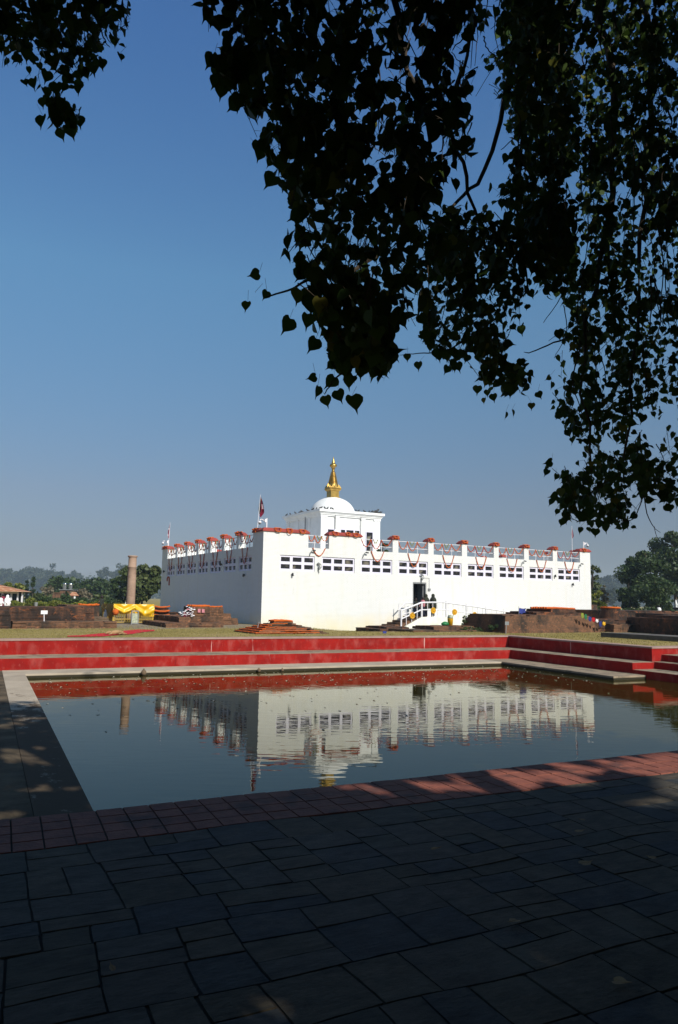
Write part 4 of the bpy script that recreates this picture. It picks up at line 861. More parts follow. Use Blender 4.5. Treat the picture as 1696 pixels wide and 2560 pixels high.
# prayer flags
def pennant(p, dx, h, mat, lab, grp):
    m = MB(); x, y, z = p; n = 5; vs = []
    for i in range(n+1):
        for j in range(n+1):
            s_, t_ = i/n, j/n; vs.append((x+dx*s_*(1-.2*t_), y+.05*math.sin(s_*7+t_*3), z-h*t_*(1-.45*abs(s_-.4))+.02*math.sin(s_*9)))
    m.add(vs, [(i*(n+1)+j, (i+1)*(n+1)+j, (i+1)*(n+1)+j+1, i*(n+1)+j+1) for i in range(n) for j in range(n)]); m.smooth = True
    tag(m.build('prayer_flag', mat, org=p), lab, 'prayer flag', grp)
cs = [('limecloth', 'lime green'), ('greencloth', 'dark green'), ('bluecloth', 'dark blue'), ('redcloth', 'red'), ('white_cloth', 'white'), ('bluecloth', 'faded blue'), ('yellow', 'yellow')]
for k, (c_, n_) in enumerate(cs):
    X = 31.9+k*.24+rnd.uniform(-.03, .03); pennant((X, 29.5-.04*k, 2.12-.085*k+.03*math.sin(k*2.3)), .2+rnd.uniform(-.03, .04), .26+rnd.uniform(-.06, .1), M[c_], f'{n_} prayer flag strung between the stupa base and the drum', 'prayer flags strung at the right')
pennant((28.6, 30.9, 2.32), .55, .32, M['bluecloth'], 'single blue prayer flag at the left end of the stupa base', None)
MB_ = MB().tube([(28.58, 30.9, 1.9), (28.58, 30.9, 2.42)], .015); tag(MB_.build('flag_stick', M['grey'], org=(28.58, 30.9, 1.9)), 'thin stick holding the single blue prayer flag', 'stick')
# ------------------------------------------------------------------ pillar, gilded fence, cloths, board
PX, PY = 10.72, 45.05; PT = zrow(324, 1389, 44.6)-1.0
m = MB(); m.smooth = True
m.lathe([(r_*.88, z_*PT/4.33) for r_, z_ in [(.31, 0), (.305, .8), (.295, 1.6), (.29, 2.4), (.285, 3.2), (.28, 3.55), (.30, 3.57), (.30, 3.62), (.275, 3.64), (.27, 4.15), (.27, 4.2), (.33, 4.25), (.34, 4.31), (.30, 4.33)]], (PX, PY, 1.0), 28)
tag(m.build('stone_pillar', M['treestone'], org=(PX, PY, 1.0)), 'tall plain pinkish stone column standing inside the gilded fence', 'pillar')
FX0, FX1, FY0, FY1 = 10.45, 12.75, 48.3, 51.2
FX0, FX1, FY0, FY1 = 9.43, 11.72, 43.6, 46.5
fn = empty('gilded_fence', (FX0, FY0, 1.03), 'low gold painted railing enclosing the stone column, partly covered by yellow cloth', 'fence')
def fence_side(x0, y0, x1, y1):
    m = MB(); L_ = math.hypot(x1-x0, y1-y0); n = int(L_/.11)
    for k in range(n+1):
        x, y = x0+(x1-x0)*k/n, y0+(y1-y0)*k/n; m.tube([(x, y, 1.1), (x, y, 2.02)], .014, 5)
    for z in (1.12, 1.3, 2.02): m.tube([(x0, y0, z), (x1, y1, z)], .03, 6)
    for k in range(n*2//3):
        x, y = x0+(x1-x0)*(k+.5)*1.5/n, y0+(y1-y0)*(k+.5)*1.5/n; m.tube([(x, y, 1.12), (x+(x1-x0)*.5/n, y+(y1-y0)*.5/n, 1.21), (x, y, 1.3)], .012, 4)
    m.build('rail_panel', M['goldrail'], fn)
fence_side(FX0, FY0, FX1, FY0); fence_side(FX0, FY0, FX0, FY1); fence_side(FX1, FY0, FX1, FY1); fence_side(FX0, FY1, FX1, FY1)
for x in (FX0, FX1):
    for y in (FY0, FY1): MB().box(x-.035, x+.035, y-.035, y+.035, 1.0, 2.12).build('post', M['goldrail'], fn)
def drape(name, P0, P1, z_top, zf, mat, lab, out, amp=.03, nx=60, nz=14):
    m = MB(); m.smooth = True; vs = []; dx, dy = P1[0]-P0[0], P1[1]-P0[1]; L_ = math.hypot(dx, dy); ox, oy = out
    for i in range(nx+1):
        s_ = i/nx; zb_ = zf(s_)
        for j in range(nz+1):
            t_ = j/nz; z = z_top+(zb_-z_top)*t_
            ph = s_*L_
            sagc = abs(((s_*2.0) % 1)-.5)*2     # folds that radiate from the pinning points
            f_ = math.sin(t_*9+sagc*4.5)*amp*(.5+t_)+pnoise(Vector((ph*3, t_*2.5, 1)))*amp*1.6*(.3+t_)
            o_ = .05+.04*math.sin(math.pi*t_)+f_
            vs.append((P0[0]+dx*s_+ox*o_, P0[1]+dy*s_+oy*o_, z))
    fs = [(i*(nz+1)+j, (i+1)*(nz+1)+j, (i+1)*(nz+1)+j+1, i*(nz+1)+j+1) for i in range(nx) for j in range(nz)]
    m.add(vs, fs); n0 = len(vs)
    # back flap over the rail
    m.add([(P0[0]+dx*i/nx-ox*.05*(j), P0[1]+dy*i/nx-oy*.05*j, z_top+(.01 if j == 0 else -.3*j)) for i in range(nx+1) for j in (0, 1)], [(2*i, 2*i+1, 2*i+3, 2*i+2) for i in range(nx)])
    tag(m.build(name, mat, org=(P0[0], P0[1], z_top)), lab, 'cloth')
drape('draped_cloth', (FX0, FY0), (FX1+.05, FY0), 2.16, lambda s: 1.74-.16*math.sin(math.pi*min(1, s*1.9)) if s < .52 else 1.64-.19*math.sin(math.pi*(s-.52)/.75), M['yellow'], 'bright yellow satin cloth hung in swags over the front of the gilded fence', (0, -1), .045)
drape('draped_cloth', (FX0, FY0), (FX0, FY1), 2.16, lambda s: 1.55-.25*math.sin(s*6), M['goldcloth'], 'ochre cloth hung over the shaded left side of the gilded fence', (-1, 0), .03)
m = MB(); m.smooth = True
m.tube([(FX0-.06, FY0+1.6, 1.95), (FX0-.08, FY0+1.7, 1.5), (FX0-.1, FY0+1.6, 1.15)], [.06, .14, .07], 8); tag(m.build('draped_cloth', M['white_cloth'], org=(FX0-.06, FY0+1.6, 1.1)), 'white scarf tied on the left side of the gilded fence', 'cloth')
m = MB(); m.smooth = True; m.tube([(FX0-.02, FY0-.08, 1.82), (FX0+.1, FY0-.12, 1.7), (FX0+.2, FY0-.1, 1.6)], [.1, .2, .12], 8); tag(m.build('draped_cloth', M['orange'], org=(FX0, FY0, 1.6)), 'bunched orange cloth at the front left corner of the gilded fence', 'cloth')
bx_, by_ = 10.42, 42.6
bo = empty('notice_board', (bx_, by_, 1.03), 'pale notice board in a grey metal frame standing before the gilded fence', 'notice board')
MB().box(bx_-.15, bx_+.17, by_, by_+.05, 1.12, 1.66).build('panel', M['cream'], bo)
m = MB(); m.box(bx_-.2, bx_-.152, by_-.02, by_+.08, 1.02, 1.76); m.box(bx_+.172, bx_+.22, by_-.02, by_+.08, 1.02, 1.76); m.box(bx_-.2, bx_+.22, by_-.03, by_+.1, 1.76, 1.82); m.box(bx_-.15, bx_+.17, by_-.01, by_+.03, 1.06, 1.11); m.build('frame', M['grey'], bo)
# white blank sign, small blue signs
def sign(x, y, z0, z1, w_, h_, mat, lab, tilt=0):
    o = empty('sign', (x, y, z0), lab, 'sign'); MB().tube([(x, y, z0-.1), (x+tilt, y, z1)], .022, 6).build('post', M['metal_white'] if mat == 'white_cloth' else M['grey'], o)
    MB().box(x+tilt-w_/2, x+tilt+w_/2, y-.035, y-.02, z1-.02, z1+h_).build('panel', M[mat], o)
s1 = at(115, 1540, 49.5)
sign(5.0, 37.55+.5, 1.36, 1.72, .30, .15, 'white_cloth', 'small blank white sign on a thin post before the long left ruin', -.03)
sign(25.9, 29.0, 1.03, 1.50, .26, .16, 'grey', 'small grey blue sign on a leaning post before the high stupa base', .08)
sign(19.6, 30.6, 1.0, 1.02, .2, .12, 'bluecloth', 'tiny blue ground sign on the green lawn before the white wall')
sign(13.4, 31.9, 1.0, 1.5, .05, .05, 'grey', 'thin leaning white stick beside the flowered mound', .12)
# red carpet on the lawn, dog
def rc(p): return (p[0], p[1], 1.03)
m = MB()
pts_ = [(4.79, 29.95), (5.39, 29.65), (6.12, 29.85), (6.98, 30.98), (7.61, 31.5), (8.54, 33.15), (9.34, 34.25), (9.57, 35.3), (8.93, 35.81), (7.95, 34.43), (6.87, 32.64), (6.22, 31.85), (5.41, 30.82), (4.88, 30.44)]
for a, b in ((0, 13), (1, 12), (2, 11), (3, 10), (4, 9), (5, 8), (6, 7)): pass
V_ = [(x, y, 1.046+.006*(k % 2)) for k, (x, y) in enumerate(pts_)]
m.add(V_, [(0, 1, 12, 13), (1, 2, 11, 12), (2, 3, 10, 11), (3, 4, 9, 10), (4, 5, 8, 9), (5, 6, 7, 8)]); m.smooth = True
tag(m.build('red_carpet', M['redcloth'], org=(7.3, 31.9, 1.04)), 'long bright red carpet lying across the dry lawn by the pond', 'carpet')
dp = Vector((6.85, 31.1, 1.05))
def D_(x, y, z): return tuple(dp+Vector((x*.72, y*.72, z*.78)))
dog = skin('dog', M['tan'], [D_(0,0,.12), D_(.18,.02,.13), D_(.34,.0,.13), D_(-.18,-.0,.12), D_(-.34,-.02,.13), D_(-.47,-.05,.10), D_(-.58,-.1,.05), D_(.3,-.14,.04), D_(.5,-.2,.03), D_(-.25,-.15,.05), D_(-.42,-.26,.03), D_(.46,.06,.08), D_(.66,.0,.03), D_(.36,-.2,.09), D_(.12,-.24,.03), D_(-.44,.04,.15)],
    [(0,1),(1,2),(0,3),(3,4),(4,5),(5,6),(2,7),(7,8),(3,9),(9,10),(2,11),(11,12),(2,13),(13,14),(4,15)], [.095,.095,.08,.085,.055,.055,.022,.028,.02,.03,.018,.02,.01,.04,.02,.02], org=tuple(dp), sub=1)
tag(dog, 'tan dog lying asleep on the red carpet', 'dog')
# bin and bag by the ramp
bq = (XL+8.55, 35.2, .9)
bq = (25.55, 33.1, 1.3)
o = empty('rubbish_bin', bq, 'yellow bin with a cream sack in it standing before the white ramp', 'bin')
m = MB(); m.smooth = True; m.lathe([(.13, 0), (.16, .36), (.17, .38), (.15, .39)], bq, 16); m.build('bucket', M['plastic_y'], o)
m = MB(); m.smooth = True; m.lathe([(.15, .39), (.17, .46), (.12, .56), (.04, .6)], bq, 10, .9, 1.1); m.build('sack', M['cream'], o)
m = MB(); m.smooth = True; m.lathe([(.1, 0), (.2, .06), (.17, .15), (.06, .22)], (bq[0]-.36, bq[1], 1.3), 9, 1.3, .9); tag(m.build('bag', M['plastic_g'], org=(bq[0]-.36, bq[1], 1.3)), 'green plastic bag lying beside the yellow bin', 'bag')
# stones at the far water edge
for k, (x, w_) in enumerate(((5.0, .085), (9.1, .06), (10.0, .05))):
    m = MB(); m.smooth = True; P = pw((x, FY-.12, -.02)); m.lathe([(w_*.7, 0), (w_*1.1, w_*.7), (w_, w_*1.5), (w_*.45, w_*2.1), (w_*.2, w_*2.6)], P, 12)
    tag(m.build('stone', M['scree'], org=P), f'mossy rounded stone poking out of the water at the far ledge, {("leftmost and largest", "middle", "rightmost")[k]}', 'stone', 'stones at the far water edge')
#@@PEOPLE
def person(loc, rz, h, label, top, bottom, shawl=None, hood=False, cat='person', arm=.2):
    x, y, z = loc; k = h/1.65
    o = empty('person', loc, label, cat)
    def V(a, b, c): return (x+a*k, y+b*k, z+c*k)
    vs = [V(0,0,.93), V(0,0,1.12), V(0,0,1.32), V(0,0,1.42), V(0,.0,1.5), V(0,.015,1.58), V(0,.02,1.64),
          V(0,.09,.88), V(.01,.1,.48), V(0,.1,.08), V(.1,.1,.03), V(0,-.09,.88), V(.03,-.1,.48), V(-.02,-.1,.08), V(.08,-.1,.03),
          V(0,.17,1.34), V(.02,.23,1.08), V(arm,.2,.9), V(arm+.07,.19,.84), V(0,-.17,1.34), V(.02,-.23,1.08), V(arm,-.2,.9), V(arm+.07,-.19,.84)]
    es = [(0,1),(1,2),(2,3),(3,4),(4,5),(5,6),(0,7),(7,8),(8,9),(9,10),(0,11),(11,12),(12,13),(13,14),(2,15),(15,16),(16,17),(17,18),(2,19),(19,20),(20,21),(21,22)]
    rr = [.13,.12,.13,.055,.07,.09,.06,.085,.06,.04,.035,.085,.06,.04,.035,.055,.042,.03,.035,.055,.042,.03,.035]
    skin('body', M['skin'], vs, es, [r_*k for r_ in rr], o, sub=1)
    m = MB(); m.smooth = True
    m.lathe([(.155*k, .86*k), (.165*k, .95*k), (.15*k, 1.12*k), (.165*k, 1.3*k), (.15*k, 1.39*k), (.07*k, 1.44*k)], (x, y, z), 14, .9, 1.28); m.build('shirt', top, o)
    m = MB(); m.smooth = True
    for s_ in (-1, 1): m.tube([V(0, s_*.17, 1.36), V(.02, s_*.235, 1.08), V(arm, s_*.205, .92)], [.065*k, .055*k, .042*k], 8)
    m.build('sleeve', top, o)
    m = MB(); m.smooth = True
    for s_ in (-1, 1): m.tube([V(0, s_*.09, .95), V(.01, s_*.1, .5), V(0, s_*.1, .07)], [.11*k, .09*k, .07*k], 10)
    m.build('trousers', bottom, o)
    m = MB(); m.smooth = True; m.lathe([(.09*k, -.1*k), (.105*k, 0), (.1*k, .07*k), (.05*k, .125*k), (.01*k, .13*k)], V(-.025, 0, 1.56), 12); m.build('hair', M['hair'], o)
    if shawl:
        m = MB(); m.smooth = True
        pr = [(.27, .62), (.28, .85), (.27, 1.1), (.26, 1.28), (.2, 1.4), (.13, 1.47)] + ([(.135, 1.56), (.125, 1.64), (.08, 1.70), (.02, 1.72)] if hood else [])
        m.lathe([(a*k, b*k) for a, b in pr], (x-.02*k, y, z), 16, .85, 1.1)
        m.build('shawl', shawl, o)
    for c in kids(o): pass
    o.rotation_euler = (0, 0, rz); return o
zf = 1.575
person((XL+12.1, YF-.85, zf), R(180), 1.5, 'woman in a black hooded shawl, rightmost of the people at the temple door', M['black'], M['black'], M['black'], True)
person((XL+11.62, YF-.7, zf), R(200), 1.48, 'woman in an olive hooded shawl in front of the door jamb of the temple', M['olive'], M['navy'], M['olive'], True)
person((XL+11.2, YF-.95, zf), R(190), 1.30, 'small person in pink top and dark trousers entering the temple door', M['pinkcloth'], M['navy'])
person((XL+10.78, YF-.75, zf), R(185), 1.22, 'leftmost small person in dark clothes at the temple doorway', M['black'], M['navy'])
p_ = ground(252, 56.); person((p_.x, p_.y, 1.03), R(120), 1.6, 'person in black behind the ruin left of the gilded fence', M['black'], M['black'])
p_ = ground(17, 62.); person((p_.x, p_.y, 1.03), R(-60), 1.5, 'figure wrapped in a white robe before the tiled pavilion', M['white_cloth'], M['white_cloth'], M['white_cloth'], True)
p_ = ground(6, 64.); person((p_.x, p_.y, 1.03), R(-60), 1.62, 'person in maroon with a white cap at the left edge of the picture', M['maroon'], M['maroon'])
p_ = ground(-1, 60.); person((p_.x, p_.y, 1.03), R(-60), 1.5, 'white clad person cut by the left picture edge', M['white_cloth'], M['white_cloth'])
p_ = ground(1649, 70.); person((p_.x, p_.y, 1.25), R(60), 1.35, 'distant person in red and white under the right trees', M['white_cloth'], M['maroon'])
#@@FAR
# ------------------------------------------------------------------ pavilion and other far buildings
def frame_at(x, d):     # local axes facing the camera at a column and depth
    o = ground(x, d, 1.0); return o
def fx(o, a, b): # a to the right, b away
    return (o.x+_r.x*a+math.sin(YAW)*b, o.y+_r.y*a+math.cos(YAW)*b)
def fbox2(m, o, a0, a1, b0, b1, z0, z1):
    P = [fx(o, a0, b0), fx(o, a1, b0), fx(o, a1, b1), fx(o, a0, b1)]
    m.hexa([(p[0], p[1], z0) for p in P]+[(p[0], p[1], z1) for p in P])
D0 = 85; o = ground(56, D0, 1.0)
pav = empty('pavilion', (o.x, o.y, 1.0), 'low pavilion with a terracotta hipped roof and white posts at the far left', 'building')
m = MB(); ze = 2.95
P = [fx(o, -9, -.8), fx(o, .3, -.8), fx(o, .3, 1.8), fx(o, -9, 1.8)]; T = [fx(o, -8, .4), fx(o, -4.6, .4), fx(o, -4.6, .8), fx(o, -8, .8)]
m.hexa([(p[0], p[1], ze) for p in P]+[(p[0], p[1], ze+1.1) for p in T]); m.build('roof', M['tile'], pav)
m = MB(); fbox2(m, o, -8.6, -.6, .5, 1.6, 1.0, 2.94); m.build('wall', M['void'], pav)
for a in (-3.2, -2.4, -1.35, -.6, -.1): m = MB(); fbox2(m, o, a-.07, a+.07, -.1, .1, 1.0, 2.94); m.build('post', M['metal_white'], pav)
m = MB(); fbox2(m, o, -3.3, -.5, -.05, .05, 2.75, 2.9); fbox2(m, o, -8.5, -.4, -.1, .2, 1.0, 1.3); m.build('lintel', M['plaster'], pav)
# tank house
o = ground(165, 120, 1.0)
th_ = empty('tank_house', (o.x, o.y, 1.0), 'small far house half hidden by trees under two steel water tanks', 'building')
m = MB(); fbox2(m, o, -1.1, 1.0, 0, 3, 1.0, 3.5); m.build('wall', M['brick2'], th_)
m = MB(); fbox2(m, o, -1.2, 1.1, -.2, 3.2, 3.5, 3.6); m.build('roof', M['grey'], th_)
for k, a in enumerate((-.55, .4)):
    p = fx(o, a, .6); m = MB(); m.smooth = True
    m.lathe([(.3, 0), (.33, .12), (.3, .24), (.33, .36), (.3, .48), (.33, .6), (.3, .72), (.33, .84), (.33, .95), (.12, 1.1)], (p[0], p[1], 3.6), 16, 1.0, 1.0)
    tag(m.build('water_tank', M['steel'], org=(p[0], p[1], 3.6)), ('left' if k == 0 else 'right')+' one of the two shiny steel water tanks above the far trees', 'water tank', 'steel water tanks')
o = ground(181, 100, 1.0); kq = empty('kiosk', (o.x, o.y, 1.0), 'tiny far shelter with an orange tiled roof and a white post', 'building')
m = MB(); P = [fx(o, -.6, 0), fx(o, .45, 0), fx(o, .45, 1.2), fx(o, -.6, 1.2)]; T = [fx(o, -.3, .5), fx(o, .15, .5), fx(o, .15, .7), fx(o, -.3, .7)]
m.hexa([(p[0], p[1], 2.6) for p in P]+[(p[0], p[1], 3.1) for p in T]); m.build('roof', M['tile'], kq)
m = MB(); fbox2(m, o, .1, .3, .1, .3, 1.0, 2.6); m.build('post', M['plaster'], kq)
o = ground(142, 110, 1.0); m = MB(); fbox2(m, o, -.9, .8, 0, 2, 1.0, 2.9); fbox2(m, o, -1.0, .9, -.1, 2.1, 2.9, 3.05)
tag(m.build('shed', M['brick2'], org=tuple(o)), 'small red brick shed with a pale flat roof left of the water tanks', 'building')
o = ground(225, 100, 1.0); m = MB()
for k in range(16): fbox2(m, o, -1.2+k*.5, -1.1+k*.5, 0, .1, 1.0, 1.9)
fbox2(m, o, -1.2, 6.4, .02, .08, 1.2, 1.3); fbox2(m, o, -1.2, 6.4, .02, .08, 1.6, 1.7)
tag(m.build('fence', M['plaster'], org=tuple(o)), 'faint white picket fence among the far shrubs', 'fence')
o = ground(89, 66, 1.0); m = MB(); m.smooth = True; m.lathe([(.1, 0), (.13, .5), (.16, .9), (.17, .95)], (o.x, o.y, 1.0), 12); tag(m.build('rubbish_bin', M['grey'], org=tuple(o)), 'grey bin standing before the hedge above the left ruin', 'bin')
o = ground(1683, 72, 1.2); m = MB(); m.smooth = True; m.lathe([(.22, 0), (.22, .55), (.1, .62)], (o.x, o.y, 1.55), 14); tag(m.build('water_tank', M['teal'], org=tuple(o)), 'teal drum under the trees at the right edge', 'water tank')
o = ground(1692, 74, 1.2); m = MB(); m.smooth = True; m.lathe([(.12, 0), (.2, .2), (.1, .5), (.16, .6), (.1, .8), (.03, 1.1)], (o.x, o.y, 2.1), 12); tag(m.build('small_stupa', M['plaster'], org=tuple(o)), 'small white finial shape at the far right edge', 'stupa')
o = ground(1668, 73, 1.2); m = MB(); fbox2(m, o, -.6, 1.6, 0, 1.5, 1.0, 2.45); tag(m.build('hut', M['void'], org=tuple(o)), 'dark hut wall behind the teal drum at the right', 'building')
# ------------------------------------------------------------------ trees
def leafcloud(P, size, rng, flat=.0):
    """quads of leaf clumps at the given points (n,3)"""
    n = len(P); a = rng.normal(size=(n, 3)); a /= np.linalg.norm(a, axis=1)[:, None]
    b = rng.normal(size=(n, 3)); b -= (a*b).sum(1)[:, None]*a; b /= np.linalg.norm(b, axis=1)[:, None]
    s = size*rng.uniform(.5, 1.4, n)[:, None]; c = np.cross(a, b)*s*.12
    v = np.stack([P-a*s*.6, P+b*s*.42+c, P+a*s*.7, P-b*s*.42+c], 1).reshape(-1, 3)
    return v, np.arange(4*n).reshape(-1, 4)
def npmesh(name, V, Fa, mat, parent=None, org=(0, 0, 0)):
    o0 = np.array(ORG.get(parent.name, (0, 0, 0)) if parent else org)
    me = bpy.data.meshes.new(name); k = Fa.shape[1]; n = len(Fa)
    me.vertices.add(len(V)); me.vertices.foreach_set('co', (V-o0).astype(np.float32).ravel())
    me.loops.add(n*k); me.loops.foreach_set('vertex_index', Fa.astype(np.int32).ravel())
    me.polygons.add(n); me.polygons.foreach_set('loop_start', np.arange(0, n*k, k, dtype=np.int32)); me.polygons.foreach_set('loop_total', np.full(n, k, np.int32))
    me.update(calc_edges=True); me.materials.append(mat); o = bpy.data.objects.new(name, me); COL.objects.link(o)
    if parent: o.parent = parent
    else: o.location = org
    ORG[o.name] = tuple(o0); return o
def tree(x, d, w_, h, label, mat, n=3500, leaf=.3, seed=0, shape='round', name='tree', trunk=.25, base=None, group=None, z0=1.0, clumps=None, open_=0.):
    rng = np.random.default_rng(seed+11); g0 = ground(x, d, z0); root = empty(name, tuple(g0), label, 'tree' if h > 2.2 else 'shrub', group)
    base = h*.2 if base is None else base; pts = []
    K = clumps or 26; cl = []
    for k in range(K):
        for _ in range(50):
            u = rng.uniform(-1, 1, 3)
            if (u**2).sum() < 1: break
        if shape == 'cone': zz = rng.random(); rr_ = (1-zz)*.9+.12; an = rng.uniform(0, 6.28); u = np.array([math.cos(an)*rr_*.7, math.sin(an)*rr_*.7, zz*2-1])
        c = np.array([u[0]*w_*.36, u[1]*w_*.36, base+(h-base)*(.5+u[2]*.38)]); r_ = w_*(.13 if shape != 'cone' else .12)*rng.uniform(.7, 1.35)
        cl.append((c, r_))
    per = n//K
    for c, r_ in cl:
        q = rng.normal(size=(per, 3)); q /= np.linalg.norm(q, axis=1)[:, None]; q *= (rng.random(per)**.35)[:, None]*r_*np.array([1, 1, .8]); pts.append(q+c)
    P = np.concatenate(pts); P[:, 2] = np.clip(P[:, 2], .05, None); P += np.array(g0)
    V, Fa = leafcloud(P, leaf, rng); npmesh('crown', V, Fa, mat, root)
    m = MB(); tr_ = max(.05, trunk); m.tube([tuple(g0), tuple(g0+Vector((.1*w_*.2, 0, base*.7))), tuple(g0+Vector((0, .05*w_*.2, h*.55))), tuple(g0+Vector((0, 0, h*.85)))], [tr_, tr_*.75, tr_*.45, tr_*.15], 7)
    for c, r_ in cl[:10]:
        s_ = Vector(tuple(g0))+Vector((0, 0, h*rng.uniform(.2, .5))); e = Vector(tuple(g0))+Vector(tuple(c)); mid = s_.lerp(e, .5)+Vector((0, 0, .04*h)); m.tube([s_, mid, e], [tr_*.35, tr_*.22, tr_*.08], 5)
    m.build('trunk', M['bark'], root); return root
def px2w(px, d): return px*d/F
def htop(x, y, d): return zrow(x, y, d)-1.0
T = [ # x, depth, width px, top px, label, mat, n, leaf, shape, seed
 (352, 80, 125, 1400, 'leafy round green tree between the stone column and the temple', 'leaf_mid', 5200, .34, 'round', 1),
 (300, 84, 60, 1425, 'small dark tree right behind the stone column', 'leaf_dark', 1800, .3, 'round', 2),
 (160, 132, 130, 1440, 'broad dark tree behind the water tanks', 'leaf_dark', 3000, .5, 'round', 3),
 (235, 130, 90, 1443, 'dark bushy tree between the tanks and the stone column', 'leaf_dark', 2600, .5, 'round', 4),
 (275, 125, 60, 1455, 'smaller dark tree just left of the stone column', 'leaf_dark', 1500, .45, 'round', 5),
 (64, 112, 17, 1442, 'left narrow cypress of the pair beside the pavilion', 'leaf_dark', 900, .3, 'cone', 6),
 (80, 110, 22, 1436, 'right taller cypress of the pair beside the pavilion', 'leaf_dark', 1200, .3, 'cone', 7),
 (30, 98, 66, 1452, 'yellow green tree behind the tiled pavilion roof', 'leaf_yel', 1800, .4, 'round', 8),
 (98, 90, 60, 1483, 'loose green shrub right of the cypress pair', 'leaf_mid', 1200, .3, 'round', 9),
 (118, 105, 44, 1458, 'bare twiggy grey tree left of the water tanks', 'leaf_brown', 900, .25, 'round', 10),
 (200, 104, 60, 1466, 'bare twiggy grey tree right of the water tanks', 'leaf_brown', 1100, .25, 'round', 11),
 (162, 92, 30, 1475, 'small green tree in front of the water tanks', 'leaf_dark', 900, .28, 'round', 12),
 (255, 88, 70, 1484, 'pale green shrub left of the stone column foot', 'leaf_mid', 1400, .3, 'round', 13),
 (120, 74, 30, 1490, 'dark rounded bush behind the hedge above the left ruin', 'leaf_dark', 900, .2, 'round', 14),
 (78, 74, 36, 1492, 'yellow green bush behind the hedge above the left ruin', 'leaf_yel', 900, .2, 'round', 15),
 (205, 76, 24, 1498, 'small yellowish bush left of the person in black', 'leaf_yel', 500, .2, 'round', 16),
 # hazy far trees, left
 (5, 638, 60, 1418, 'hazy far tree at the left picture edge', 'leaf_far', 1690, 2.09, 'round', 17),
 (70, 660, 90, 1406, 'tallest hazy tree of the far left woods', 'leaf_far', 3380, 2.09, 'round', 18),
 (40, 682, 70, 1430, 'hazy tree left of the tallest far left one', 'leaf_far', 2080, 2.09, 'round', 19),
 (130, 638, 60, 1410, 'thin hazy tree with a ragged top above the twiggy tree', 'leaf_far', 1170, 1.71, 'round', 20),
 (105, 660, 70, 1432, 'hazy low tree between the two tall far left ones', 'leaf_far', 2080, 2.09, 'round', 21),
 (185, 682, 60, 1426, 'hazy far tree above the water tanks', 'leaf_far', 1690, 2.09, 'round', 22),
 (255, 594, 56, 1409, 'thin airy hazy tree left of the stone column top', 'leaf_far', 910, 1.52, 'round', 23),
 (300, 583, 60, 1410, 'thin airy hazy tree behind the stone column', 'leaf_far', 1040, 1.52, 'round', 24),
 (350, 616, 70, 1414, 'hazy tree top above the leafy round green tree', 'leaf_far', 1300, 1.71, 'round', 25),
 # right
 (1484, 76, 52, 1385, 'feathery olive tree peeping out at the right end of the temple', 'leaf_mid', 1600, .22, 'round', 30),
 (1492, 70, 50, 1462, 'yellow green bush at the right end of the temple', 'leaf_yel', 1300, .22, 'round', 31),
 (1512, 84, 26, 1450, 'twiggy grey shrub just right of the yellow green bush', 'leaf_brown', 600, .2, 'round', 32),
 (1620, 78, 150, 1352, 'big dark spreading tree at the right', 'leaf_dark', 8000, .26, 'round', 33),
 (1690, 84, 170, 1313, 'taller dark tree behind the big one at the right edge', 'leaf_dark', 7000, .3, 'round', 34),
 (1575, 76, 70, 1440, 'lower dark tree at the left foot of the big right tree', 'leaf_dark', 2400, .25, 'round', 35),
 (1640, 72, 130, 1435, 'low dense green tree before the big right tree', 'leaf_dark', 3500, .25, 'round', 36),
 (1520, 550, 60, 1436, 'hazy far tree in the gap right of the temple', 'leaf_far', 1950, 1.71, 'round', 37),
 (1550, 572, 60, 1432, 'second hazy far tree beside the big right tree', 'leaf_far', 1950, 1.71, 'round', 38),
 (1530, 330, 50, 1470, 'blue dark tree under the hazy ones right of the temple', 'leaf_far', 2080, 0.95, 'round', 39),
 (1495, 528, 50, 1442, 'hazy far tree directly behind the yellow green bush', 'leaf_far', 1560, 1.71, 'round', 40),
]
for x, d, wpx, ty, lab, mt, n, lf, shp, sd in T:
    h = htop(x, ty, d)*(1.1 if mt == 'leaf_far' else 1.); tree(x, d, px2w(wpx, d)*1.05, h, lab, M[mt], n, lf, sd, shp, 'cypress_tree' if 'cypress of' in lab else ('shrub' if ('bush' in lab or 'shrub' in lab) else 'tree'), trunk=.05*h**.7 if h > 2 else .04, base=(.02 if h < 4 else .12*h))
# far woods filling the horizon (a mass nobody could count)
rng = np.random.default_rng(3); pts = []
for k in range(900):
    x = rng.uniform(-500, 2300); d = rng.uniform(720, 950); 
    if 430 < x < 1440: continue
    g_ = ground(x, d, 1.0); c = np.array([g_.x, g_.y, rng.uniform(1, 19 if x < 900 else 22)]); q = rng.normal(size=(55, 3))*np.array([5.5, 5.5, 3.4]); pts.append(q+c)
P = np.concatenate(pts); P[:, 2] = np.clip(P[:, 2], .6, None); V, Fa = leafcloud(P, 3.2, rng); wd = npmesh('far_woods', V, Fa, M['leaf_far']); wd['kind'] = 'stuff'
